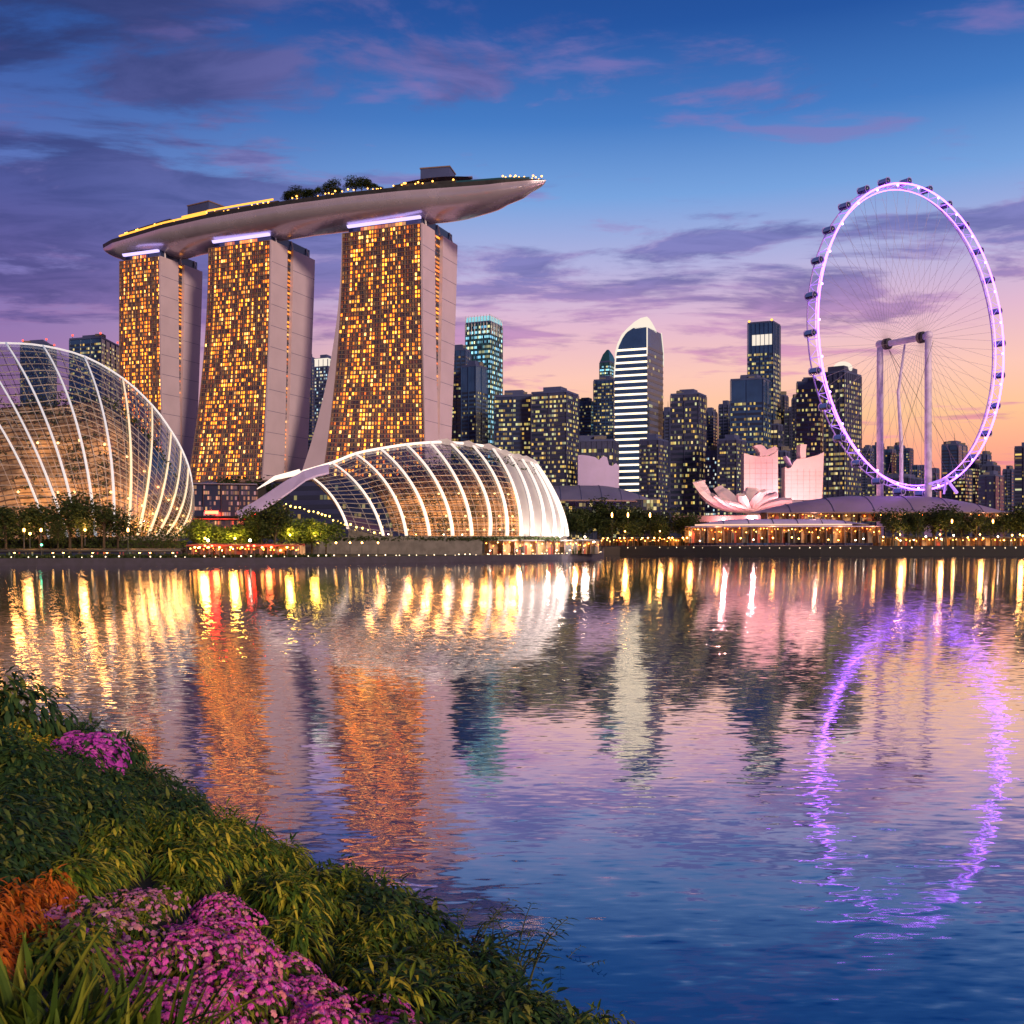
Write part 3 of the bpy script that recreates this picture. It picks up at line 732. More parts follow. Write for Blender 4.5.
# ------------------------------------------------------------------ ribbed glass domes
def bez(p0, pm, p1, t):
    c = pm*2-(p0+p1)*.5
    return p0*(1-t)**2 + c*2*t*(1-t) + p1*t**2
def cat(a, b, c, d, t):
    return .5*((2*b)+(c-a)*t+(2*a-5*b+4*c-d)*t*t+(3*b-a-3*c+d)*t**3)
def glass_dome(name, label, ribs, rib_mat, rib_r, sub, nlat, base_z, inner, milky_from=None, inner_t=(.3, 1.0), lamp_pw=1900):
    """ribs: (top px, mid px, foot px, top depth, mid depth, foot depth)"""
    fr_ = []
    for tp, mp, fp, dt, dm, df_ in ribs:
        fr_.append((P(*tp, dt), P(*mp, dm), P(*fp, df_)))
    c0 = fr_[len(fr_)//2]; O = Vector((c0[2].x, c0[0].y, base_z))
    root = thing(name, label, 'glass dome', O)
    NT_ = 24
    fcurves = [[bez(a, b, c, k/NT_)-O for k in range(NT_+1)] for a, b, c in fr_]
    def mirror(cv):
        t0 = cv[0]; return [Vector(((p.x+O.x)*(2*t0.y-p.y+O.y)/(p.y+O.y)*.997-O.x, 2*t0.y-p.y, p.z)) for p in cv]
    bcurves = [mirror(cv) for cv in fcurves]
    def dense(curves):
        out_ = []; n = len(curves)
        for i in range(n-1):
            a, b, c, d = curves[max(0,i-1)], curves[i], curves[i+1], curves[min(n-1,i+2)]
            for s in range(sub): out_.append([cat(a[k], b[k], c[k], d[k], s/sub) for k in range(NT_+1)])
        out_.append(curves[-1]); return out_
    df2, db2 = dense(fcurves), dense(bcurves)
    cut = len(df2) if milky_from is None else milky_from*sub+1
    m_ = MB(); m_.grid(df2[:cut]); m_.build('front_glazing', M['glass'], root, smooth=True)
    if milky_from is not None:
        m_ = MB(); m_.grid(df2[cut-1:]); m_.build('end_glazing', M['glass_milky'], root, smooth=True)
    m_ = MB(); m_.grid(db2); m_.build('rear_glazing', M['glass'], root, smooth=True)
    ctr = Vector((0,0,0))
    # glazing bars
    def outw(p): return Vector((p.x, p.y, max(0, p.z-10))).normalized()*.12
    for nm, dd in (('front_glazing_bar', df2), ('rear_glazing_bar', db2)):
        m_ = MB()
        for k in range(1, nlat):
            f = k/nlat*NT_; i = min(NT_-1, int(f)); q = [c[i].lerp(c[i+1], f-i)+outw(c[i]) for c in dd]
            m_.tube(q[:cut] if nm[0] == 'f' else q, .11, 4, cap=False)
        for j, c in enumerate(dd):
            if j % sub and not (nm[0] == 'f' and j >= cut): m_.tube([p+outw(p) for p in c], .10, 4, cap=False)
        m_.build(nm, M['bar'], root)
    for i, c in enumerate(fcurves):
        m_ = MB(); pts = [p+Vector((p.x*.004, -.9, .5)) for p in c]
        rr = rib_r*(.75+.25*min(1, i/4))
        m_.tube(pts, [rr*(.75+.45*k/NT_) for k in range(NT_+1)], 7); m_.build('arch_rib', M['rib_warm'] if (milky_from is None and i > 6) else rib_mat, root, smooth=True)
    for i, c in enumerate(bcurves[::2]):
        m_ = MB(); m_.tube(c, rib_r*.6, 5); m_.build('rear_rib', M['steel'], root)
    m_ = MB(); m_.tube([c[0]+Vector((0,0,.6)) for c in df2], rib_r*1.0, 6); m_.build('ridge_beam', rib_mat, root)
    # kerb all round
    m_ = MB()
    ring = [c[-1] for c in df2]+[c[-1] for c in db2][::-1]
    m_.grid([[Vector((p.x, p.y, p.z+.3)) for p in ring], [Vector((p.x*1.01, p.y-.6 if p.y < 0 else p.y+.6, -2)) for p in ring]], closed=True)
    m_.build('base_kerb', M['concrete'], root)
    # planted terraces inside
    t0, t1 = inner_t
    rows_ = []
    for c in df2:
        r_ = []
        for k in range(15):
            t_ = t0+(t1-t0)*k/14; f = t_*NT_; i = min(NT_-1, int(f)); p = c[i].lerp(c[i+1], f-i)
            q = Vector((p.x*inner, (p.y)*inner, max(.2, p.z*(.97))))
            step = 2.2
            r_.append(q)
        rows_.append(r_)
    m_ = MB(); m_.grid(rows_); m_.build('garden_terrace', M['terrace'], root)
    m_ = MB()
    for k in range(0, 15):
        m_.tube([r_[k]+Vector((0,-.35,0)) for r_ in rows_], .20, 4, cap=False)
        if k < 14: m_.tube([r_[k].lerp(r_[k+1], .5)+Vector((0,-.3,0)) for r_ in rows_], .10, 4, cap=False)
    for r_ in rows_: m_.tube([p+Vector((0,-.35,0)) for p in r_], .13, 4, cap=False)
    m_.build('terrace_panel_joint', M['joint'], root)
    m_ = MB(); rg = random.Random(len(rows_))
    for i in range(len(rows_)-1):
        for k in range(14):
            dn = mnoise.noise(Vector((i*.35, k*.5, 2.)))
            if k and dn < -.05: continue
            for _ in range(int(10+26*max(0, dn))+(22 if k == 0 else 0)):
                p = rows_[i][k].lerp(rows_[i+1][k], rg.random())+Vector((rg.gauss(0,.5), -abs(rg.gauss(0,.7)), rg.gauss(.2,.55)+(abs(rg.gauss(0,1.6)) if k == 0 else 0)))
                u = Vector((rg.gauss(0,1), rg.gauss(0,1), rg.gauss(0,1))).normalized(); v = u.orthogonal().normalized(); q = rg.uniform(.25,.6)
                m_.face([p-u*q, p-v*q*.6, p+u*q, p+v*q*.6])
    m_.build('terrace_planting', M['leaf_far'], root, kind='stuff')
    # rows of warm garden lamps in the gap between glass and terrace
    rd = random.Random(len(label))
    for i, c in enumerate(fcurves[:-1]):
        for tt in (.58, .80, .95):
            f = tt*NT_; k = min(NT_-1, int(f)); p = c[k].lerp(c[k+1], f-k).lerp(fcurves[i+1][k], .5); q = Vector((p.x*inner, p.y*inner, p.z*.97)); p = p.lerp(q, .42)+Vector((0,0,.2))
            pw = lamp_pw*rd.uniform(.35, 1.5)*(.6 if tt < .6 else 1)
            m_ = MB(); m_.tube([p-Vector((0,0,1.45)), p], .08, 5); m_.sphere(p, .38, 7, 5, 1); m_.build('garden_lamp', [M['dark'], M['lamp_soft']], root)
            point('garden_lamp_light', p+Vector((0,.3,.3)), pw, lin(255,172,88), root, 1.3)
    return root, O, fcurves, df2
LR = [((-150,385),(-105,450),(-70,540),333,305,290),
      ((-105,362),(-60,432),(-22,540),332,303,288),
      ((-62,350),(2,428),(51,540),331,302,288),
      ((-24,346),(27,430),(69,539),331,301,288),
      ((8,345),(50,428),(80,538),331,301,289),
      ((45,348),(78,425),(97,538),331,302,290),
      ((86,359),(109,437),(115,538),332,304,292),
      ((124,381),(132,452),(129,537),333,307,296),
      ((153,408),(151,470),(139,537),334,312,301),
      ((172,434),(165,488),(149,537),336,318,307),
      ((182,452),(175,500),(157,537),337,323,313),
      ((189,470),(183,508),(166,537),338,328,320),
      ((192,487),(189,517),(174,537),339,332,327),
      ((192.5,500),(191,521),(179,537),340,336,333)]
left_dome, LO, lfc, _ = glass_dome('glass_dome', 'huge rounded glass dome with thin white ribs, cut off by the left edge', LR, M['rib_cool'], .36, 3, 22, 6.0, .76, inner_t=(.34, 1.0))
RR = [((303,473),(331,495),(349,530),368,352,345),
      ((333,464),(365,494),(384,537),374,353,344),
      ((356,455),(390,489),(407,537),378,354,344),
      ((381,450),(414,488),(430,537),381,355,344),
      ((407,446),(439,487),(453,537),384,356,345),
      ((431,444),(460,487),(472,537),386,357,345),
      ((450,444),(482,487),(490,537),387,358,346),
      ((472,446),(499,487),(507,537),388,360,347),
      ((492,449),(514,489),(521,537),389,362,349),
      ((508,455),(527,492),(532,537),389,364,351),
      ((521,459),(540,498),(543,537),389,366,354),
      ((529,461),(550,502),(553,537),389,369,357),
      ((533,462),(557,506),(561,537),389,373,362),
      ((535,463),(558,502),(567,537),389,378,368)]
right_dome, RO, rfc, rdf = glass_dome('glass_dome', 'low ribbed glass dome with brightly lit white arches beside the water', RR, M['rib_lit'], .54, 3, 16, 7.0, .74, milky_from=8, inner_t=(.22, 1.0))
# leaf-shaped entrance canopy at the left end of the low dome
m_ = MB()
def canopy(pts_top, pts_bot, D0, D1, th):
    n = len(pts_top); q = []
    for k in range(n):
        f = k/(n-1); D = D0+(D1-D0)*f
        a = P(*pts_top[k], D+6)-RO; b = P(*pts_bot[k], D-5)-RO; c = (a+b)*.5+Vector((0,-1.5,1.8))
        q.append([a, c, b, b-Vector((0,0,th)), c-Vector((0,0,th)), a-Vector((0,0,th))])
    m_.grid(q, closed=True); m_.face(q[0]); m_.face(q[-1])
canopy([(330,467),(317,470),(303,474),(285,481),(267,493),(251,505),(236,515)], [(329,472),(318,474.5),(306,479),(291,490),(274,502),(257,511),(239,518)], 366, 344, .7)
m_.build('entrance_canopy', M['lilac_wall'], right_dome, smooth=False)
m_ = MB(); m_.tube([P(257,489,362)-RO, P(275,478,364)-RO, P(300,472,368)-RO], [.15,.8,1.1], 5); m_.build('canopy_fin', M['rib_lit'], right_dome)
# fins where the arches overshoot the ridge
for i in range(6, 12):
    a = rfc[i][0]; m_ = MB()
    q = [a+Vector((-6.5,1,1.0)), a+Vector((-1,-2,1.6)), a+Vector((3.2,-4,-1.0)), a+Vector((-1,-1,-.4))]
    m_.hexa([v-Vector((0,0,.35)) for v in q]+[v+Vector((0,0,.35)) for v in q]); m_.build('ridge_fin', M['steel'], right_dome)
# lamps inside the domes
WARM = lin(255,176,96); WHITE = lin(255,232,208)
def dome_lamp(px, py, D, power, parent, col=WARM, r=.5):
    p = P(px, py, D); o = parent.location
    m_ = MB(); m_.tube([p-o-Vector((0,0,4)), p-o], .12, 5); m_.sphere(p-o+Vector((0,0,.5)), .55, 8, 6, 1)
    m_.build('garden_lamp', [M['dark'], M['lamp_soft']], parent)
    point('garden_lamp_light', p-o+Vector((0,-.2,1.6)), power, col, parent, r)
# ground floodlights washing the outside of the pale end of the low dome
for px, D, pw in [(575,352,9000),(548,342,8000),(520,338,5000)]:
    p = P(px, 541, D)
    fl = thing('floodlight', 'white ground floodlight at the foot of the pale end of the low dome', 'floodlight', p, 'floodlights at the foot of the low dome')
    m_ = MB(); m_.box(-.5,-.3,0,.5,.3,.7); m_.build('housing', M['dark'], fl)
    m_ = MB(); m_.box(-.45,.3,.15,.45,.34,.6); m_.build('lens', M['lamp_white'], fl)
    point('beam', Vector((0,.6,.6)), pw, WHITE, fl, .4)
m_ = MB(); wp = [P(286,504,352), P(318,513,347), P(345,524,342), P(386,536,339)]
for a, b in zip(wp, wp[1:]):
    for k in range(7):
        p = a.lerp(b, k/7)+Vector((0, random.uniform(-.6,.6), random.uniform(-.4,.5))); m_.sphere(p, random.uniform(.16,.40), 6, 4, 1)
m_.tube([p-Vector((0,0,.7)) for p in wp], .12, 4)
tag(m_.build('light_string', [M['dark'], glow('walkway_glow', lin(255,204,96), 9)]), 'sloping string of yellow lights at the left foot of the low dome', 'light string')
# retaining wall and lit shops under the low dome
def px_wall(name, label, cat_, pts, z0, z1, mt, th=2., windows_=None):
    m_ = MB(); q = [Vector(((p-512)/F*d, d, 0)) for p, d in pts]
    r_ = [[v+Vector((0,0,z0)), v+Vector((0,0,z1)), v+Vector((0,th,z1)), v+Vector((0,th,z0))] for v in q]
    m_.grid(r_); m_.face(r_[0]); m_.face(r_[-1][::-1])
    return tag(m_.build(name, mt), label, cat_)
px_wall('retaining_wall', 'grey stone retaining wall under the front of the low dome', 'wall', [(306,331),(400,333),(482,337)], 1.0, 7.6, M['concrete'], 8)
px_wall('retaining_wall', 'dark planted retaining wall under the large left dome', 'wall', [(-160,278),(0,280),(120,284),(178,298)], 1.0, 6.2, M['seawall'], 8)
LAMPS = [glow('shop_lamp_amber', lin(255,160,60), 34), glow('shop_lamp_warm', lin(255,196,110), 30), glow('shop_lamp_orange', lin(255,120,40), 30)]
M['shop_wall'] = pbr('warm_plaster', (.55,.36,.20), .8, noise_amt=.4, scale=.35)
FURN = [M['dark'], M['bark'], M['red_roof'], M['concrete']]
def arcade(name, label, pts, z0, z1, win, bays, roof_mat, over=1.5, cat_='pavilion', th=7, light=0, lamp=WARM, deep=False):
    q = [Vector(((p-512)/F*d, d, 0)) for p, d in pts]
    O = q[0]+Vector((0,0,z0)); root = thing(name, label, cat_, O)
    m_ = MB(); tot = sum((b-a).length for a, b in zip(q, q[1:])); acc = 0; hh = z1-z0
    dp = min(4., th*.7) if deep else .4
    def pt_at(f):
        c_ = 0
        for a, b in zip(q, q[1:]):
            l = (b-a).length
            if f <= c_+l+1e-6: return a.lerp(b, (f-c_)/l)-O
            c_ += l
        return q[-1]-O
    m_.grid([[v-O+Vector((0,dp,z0)), v-O+Vector((0,dp,z1)), v-O+Vector((0,th+1,z1)), v-O+Vector((0,th+1,z0))] for v in q]); m_.build('back_wall' if deep else 'body', M['shop_wall'] if deep else M['seawall'], root)
    if deep:
        m_ = MB(); m_.grid([[v-O+Vector((0,-.3,z0+.06)), v-O+Vector((0,dp,z0+.06))] for v in q]); m_.build('floor', M['shop_wall'], root)
    rs = random.Random(len(label)*7+bays)
    if deep:
        # open front: back wall, ceiling lamps, partitions and counters inside
        for k in range(bays//2):
            f = (k+rs.uniform(.2,.8))/(bays//2)*tot; p = pt_at(f)
            m_ = MB(); m_.box(-.10,-.10,-.14,.10,.10,.14, mtx=Matrix.Translation(p+Vector((0,rs.uniform(.6,dp-.6),z1-.5-rs.random()*hh*.3)))); m_.build('ceiling_lamp', rs.choice(LAMPS), root)
        for k in range(bays//3):
            f = rs.random()*tot; p = pt_at(f); wd, h2 = rs.uniform(.6,2.4), rs.uniform(.25,.75)*hh; y0 = rs.uniform(.5, dp-.6)
            m_ = MB(); m_.box(-wd/2,y0,z0,wd/2,y0+.5,z0+h2, mtx=Matrix.Translation(p)); m_.build('counter', rs.choice(FURN), root)
        for k in range(bays//5+1):
            f = (k+.5*rs.random())/(bays//5+1)*tot; p = pt_at(f)
            m_ = MB(); m_.box(-.12,.1,z0,.12,dp,z1-.3, mtx=Matrix.Translation(p)); m_.build('partition', M['slab'], root)
    else:
        m_ = MB(); nst = max(1, round(hh/2.2)); acc = 0
        for a, b in zip(q, q[1:]):
            l = (b-a).length; u0, u1 = acc/tot*bays, (acc+l)/tot*bays; acc += l
            m_.face([a-O+Vector((0,0,z0+.3)), b-O+Vector((0,0,z0+.3)), b-O+Vector((0,0,z1-.4)), a-O+Vector((0,0,z1-.4))], [(u0,.05+len(label)%9),(u1,.05+len(label)%9),(u1,nst-.05+len(label)%9),(u0,nst-.05+len(label)%9)])
        m_.build('shop_front', win, root)
    m_ = MB()
    m_.grid([[v-O+Vector((0,-over,z1-.25)), v-O+Vector((0,-over,z1+.15)), v-O+Vector((0,th+.5,z1+.5)), v-O+Vector((0,th+.5,z1-.25))] for v in q]); m_.build('roof', roof_mat, root)
    n = max(2, int(tot/6))
    for k in range(n+1):
        f = k/n*tot; acc = 0
        for a, b in zip(q, q[1:]):
            l = (b-a).length
            if f <= acc+l+1e-6:
                p = a.lerp(b, (f-acc)/l)-O; break
            acc += l
        m_ = MB(); m_.tube([p+Vector((0,-over+.3,z0)), p+Vector((0,-over+.3,z1-.2))], .14, 5); m_.build('post', M['dark'], root)
    if light:
        for k in range(light):
            f = (k+.5)/light; j = f*(len(q)-1); i = min(len(q)-2, int(j)); p = q[i].lerp(q[i+1], j-i)-O
            point('shop_light', p+Vector((0,-3,z1-.8)), 900, lamp, root, .8)
    return root
arcade('glass_shop', 'row of lit glass shops under the right half of the low dome', [(484,339),(530,345),(566,356),(600,378)], 1.75, 6.6, M['shop'], 60, M['concrete'], 1.2, 'shop row', 6, 2, WARM, True)
arcade('food_kiosk', 'long orange lit waterside kiosk between the two glass domes', [(188,272),(230,274),(262,277),(300,281)], 1.75, 4.9, M['shop_red'], 60, M['red_roof'], 1.6, 'kiosk', 6, 2, lin(255,110,60), True)
arcade('promenade_stall', 'dim market stall with amber lamps in front of the large left dome', [(-12,258),(60,261),(120,264),(182,270)], 1.75, 3.6, windows('dim_stall', [lin(255,120,50), lin(120,130,90), lin(255,80,60), lin(120,90,60)], .28, .7, (.2,.7)), 60, M['dark'], 1.2, 'market stall', 4)
# pavilions between the domes, in front of the middle tower
def lens_roof(name, label, cat_, px0, px1, ye, yr, D, dep, mt, ridge=(.25,.8), under=None, tip=0):
    """long low roof swelling to a ridge; eave row ye, ridge row yr"""
    O = P((px0+px1)/2, ye, D); root = thing(name, label, cat_, O); q = []
    n = 28; ze = O.z; zr = EYE+(HZ-yr)/F*(D+dep*.5)
    for k in range(n+1):
        f = k/n; x = (px0+(px1-px0)*f-512)/F*D
        if f < ridge[0]: h = math.sin(f/ridge[0]*math.pi/2)
        elif f > ridge[1]: h = math.sin((1-f)/(1-ridge[1])*math.pi/2)
        else: h = 1
        h = max(h, .03); dd = dep*max(.15, h)
        r_ = []
        for j in range(9):
            g = j/8
            r_.append(Vector((x-O.x, dep*.5+(g-.5)*dd, (zr-ze)*h*math.sin(g*math.pi)**.8)))
        q.append(r_)
    m_ = MB(); m_.grid(q); m_.build('roof', mt, root, smooth=True)
    m_ = MB(); m_.grid([[r_[0]+Vector((0,-.2,-.7)), r_[0]+Vector((0,-.25,.12)), r_[0]+Vector((0,.6,.1)), r_[0]+Vector((0,.6,-.7))] for r_ in q]); m_.build('eave', M['slab'], root)
    for k in range(4, n-3, 4):
        m_ = MB(); m_.tube([v+Vector((0,0,.12)) for v in q[k]], .22, 4); m_.build('roof_seam', M['tower_haze'], root)
    return root
lens_roof('garden_pavilion', 'small slate blue domed roof between the two glass domes', 'pavilion', 188, 217, 489, 482, 410, 20, M['roof_blue'], (.4,.6))
arcade('visitor_hall', 'pale lit hall under the small slate blue dome between the glass domes', [(186,400),(222,402),(258,405)], 16, 29, windows('hall_window', [lin(255,170,130), lin(210,150,150), lin(255,190,120)], .42, .7, (.08,.92), .4, (.15,.8)), 34, M['roof_blue'], 1.5, 'hall', 12)
arcade('visitor_hall', 'low red lit hall under the pale hall between the two glass domes', [(186,392),(225,394),(256,396)], 8, 15, windows('hall_low', [lin(255,120,80), lin(255,90,60), lin(255,190,130)], .5, 1.0, (.05,.95), .4, (.15,.8)), 44, M['red_roof'], 1.5, 'hall', 8)

for x0, x1 in ((205,218),(246,258)):
    a, b = P(x0, 514, 388), P(x1, 514, 388)
    m_ = MB(); m_.hexa([a, b, b+Vector((0,.5,0)), a+Vector((0,.5,0)), a+Vector((0,0,1.2)), b+Vector((0,0,1.2)), b+Vector((0,.5,1.2)), a+Vector((0,.5,1.2))])
    tag(m_.build('red_light_bar', glow('red_bar_glow', lin(255,34,20), 60)), 'red light bar on the hall front behind the trees, %s of the two' % ('left' if x0 < 230 else 'right'), 'light bar')
# ------------------------------------------------------------------ skyline
def city(label, x0, x1, yt, D, split=.62, alpha=22, body='tower_glass', win='win_warm', fl=3.0, bay=1.5, zb=5., top=0., crown=None, mast=0, skip=1, bfrac=(.22,.72), plant=True, dep=None, beacon=False):
    z1 = EYE+(HZ-yt)/F*D
    xs = x0+(x1-x0)*split
    N_ = Vector(((xs-512)/F*D, D, 0))
    wl = (xs-x0)/F*D; wr = (x1-xs)/F*D; ta = math.tan(R(alpha))
    Lf = Vector(((x0-512)/F*(D+wl*ta), D+wl*ta, 0))
    if wr > .5:
        b = min(wr/ta, 60); Rt = Vector(((x1-512)/F*(D+b), D+b, 0))
    else:
        Rt = N_+Vector((ta*22, 22, 0))
    Bk = Lf+Rt-N_
    ctr = (N_+Bk)*.5; root = thing('office_tower', label, 'office tower', (ctr.x, ctr.y, zb)); O = Vector((ctr.x, ctr.y, zb))
    ring = [Lf, N_, Rt, Bk]
    H = z1-zb
    m_ = MB(); Z = lambda v, z, g=0.: (v-ctr)*(1+g)+Vector((0,0,z))
    m_.hexa([Z(v, 0) for v in ring]+[Z(v, H) for v in ring]); m_.build('tower_body', M[body], root)
    nfl = max(3, int((H-top-2)/fl)); lens = [(ring[(i+1)%4]-ring[i]).length for i in range(4)]
    seed = (int(x0*7+yt*13) % 97)*60; fam = int(x0+yt) % 3; us = (1., .27, .8)[fam]
    wd = max(lens[0], lens[1]); off = .3/(wd*.5)
    low = EYE+(HZ-520)/F*D-zb
    for k in range(nfl):
        z0 = k*fl+1.
        if z0+fl < low or k % skip: continue
        m_ = MB(); u = 0
        for i in range(4):
            a, b = ring[i], ring[(i+1)%4]; nu = max(1, round(lens[i]/bay))
            za, zb_ = z0+fl*bfrac[0], z0+fl*bfrac[1]
            m_.face([Z(a, za, off), Z(b, za, off), Z(b, zb_, off), Z(a, zb_, off)], [(u*us, seed+k+.05), ((u+nu)*us, seed+k+.05), ((u+nu)*us, seed+k+.95), (u*us, seed+k+.95)]); u += nu
        m_.build('window_band', M[win], root)
    # corner and bay mullions
    m_ = MB()
    for i in range(2):
        a, b = ring[i], ring[(i+1)%4]; nn = max(2, int(lens[i]/(9, 14, 3.6)[fam]))
        for k in range(nn+1):
            p = a.lerp(b, k/nn); c = Z(p, 0, off*1.3)
            d = (b-a).normalized()*.28; e = Vector((d.y, -d.x, 0))
            m_.hexa([c-d-e, c+d-e, c+d+e, c-d+e, c-d-e+Vector((0,0,H)), c+d-e+Vector((0,0,H)), c+d+e+Vector((0,0,H)), c-d+e+Vector((0,0,H))])
    m_.build('mullion', M[body], root, kind='stuff')
    m_ = MB(); m_.hexa([Z(v, H, .03) for v in ring]+[Z(v, H+1.4, .03) for v in ring]); m_.build('parapet', M['tower_haze'], root)
    if plant:
        m_ = MB(); r2 = [ctr+(v-ctr)*.52 for v in ring]
        m_.hexa([Z(v, H+1.3) for v in r2]+[Z(v, H+5) for v in r2]); m_.build('plant_room', M['tower_haze'], root)
        rq = random.Random(seed)
        for _ in range(3):
            c = Z(ring[0].lerp(ring[1], rq.uniform(.15,.85)).lerp(ring[3].lerp(ring[2], rq.random()), rq.uniform(.2,.8)), H+1.3); a_, b_ = rq.uniform(1,3.2), rq.uniform(1.5,3.6)
            m_ = MB(); m_.box(-a_,-a_,0,a_,a_,b_, mtx=Matrix.Translation(c)); m_.build('roof_unit', M['concrete'], root)
        if fam == 1 and not mast:
            m_ = MB(); m_.tube([(0,0,H+5), (0,0,H+5+rq.uniform(5,12))], [.3, .08], 5); m_.build('mast', M['dark'], root)
    if crown:
        m_ = MB(); m_.grid([[Z(v, H-6, off*2) for v in ring], [Z(v, H+.9, off*2) for v in ring]], closed=True); m_.build('crown_light', M[crown], root)
    if mast:
        m_ = MB(); m_.tube([(0,0,H+1), (0,0,H+mast)], [.5, .12], 5); m_.build('mast', M['dark'], root)
    if beacon:
        for v in ring[:3]:
            m_ = MB(); c = Z(v, H+1.4, -.1); m_.tube([c, c+Vector((0,0,2.0))], .2, 4); m_.sphere(c+Vector((0,0,2.6)), .8, 6, 4, 1); m_.build('beacon', [M['dark'], M['beacon_red']], root)
    root['_h'] = H
    return root, ring, ctr, H, Z
# left, behind the big dome
city('dark office block behind the crown of the large left dome, the leftmost', 21, 56, 344, 800, .75, 15, 'tower_blue', 'win_dim', beacon=True)
city('wide blue office block with red roof beacons beside the left hotel tower', 70, 120, 338, 760, .62, 20, 'tower_blue', 'win_warm', beacon=True)
city('slim grey tower seen in the gap between the middle and right hotel towers', 304, 315, 358, 980, .7, 20, 'tower_haze', 'win_dim')
city('pale lit tower with bright crown in the gap left of the right hotel tower', 315, 336, 359, 900, .6, 25, 'tower_haze', 'win_cool', crown='crown_white')
# between the right hotel tower and the banded tower
teal = city('blue green tower with a glowing teal crown right of the hotel', 466, 502, 322, 900, .66, 25, 'tower_teal', 'win_teal', 4.4, plant=False)
root, ring, ctr, H, Z = teal
m_ = MB(); m_.grid([[Z(v, H+1.5, .02) for v in ring], [Z(v, H+6, -.06) for v in ring]], closed=True); m_.face([Z(v, H+6, -.06) for v in ring]); m_.build('crown_light', M['crown_teal'], root)
m_ = MB()
for i in range(2):
    for k in range(9):
        p = ring[i].lerp(ring[i+1], k/8); m_.tube([Z(p, H-10, .03), Z(p, H+7, .0)], .35, 4)
m_.build('crown_fin', M['steel'], root)
city('dark office tower tucked against the right edge of the right hotel tower', 447, 470, 350, 780, .8, 18, 'tower_blue', 'win_warm')
city('dark slab in front of the blue green tower with the teal crown', 462, 487, 366, 760, .55, 30, 'tower_blue', 'win_dim', top=16)
city('wide dark block with yellow window rows right of the low dome ridge', 495, 534, 396, 720, .9, 12, 'tower_glass', 'win_full', 3.3)
city('stepped dark block with yellow windows and a mauve right face', 532, 578, 392, 700, .74, 22, 'tower_mauve', 'win_full', 3.2)
city('low grey block between the mauve faced block and the stepped tower', 576, 597, 402, 950, .7, 20, 'tower_blue', 'win_dim')
city('dark stepped tower touching the left side of the white banded tower', 594, 618, 380, 930, .8, 20, 'tower_blue', 'win_warm')
rt = city('slim pointed tower rising behind the dark stepped tower', 600, 616, 362, 960, .6, 25, 'tower_teal', 'win_teal', plant=False, mast=0)
root, ring, ctr, H, Z = rt
m_ = MB(); m_.grid([[Z(v, H+1.3) for v in ring], [Z(v, H+8, -.35) for v in ring], [Z(v, H+13, -.85) for v in ring]], closed=True); m_.face([Z(v, H+13, -.85) for v in ring]); m_.build('pointed_roof', M['tower_teal'], root)
city('low yellow lit block with a bright flat roof left of the banded tower', 566, 618, 441, 740, .9, 10, 'tower_mauve', 'win_full', 5.0)
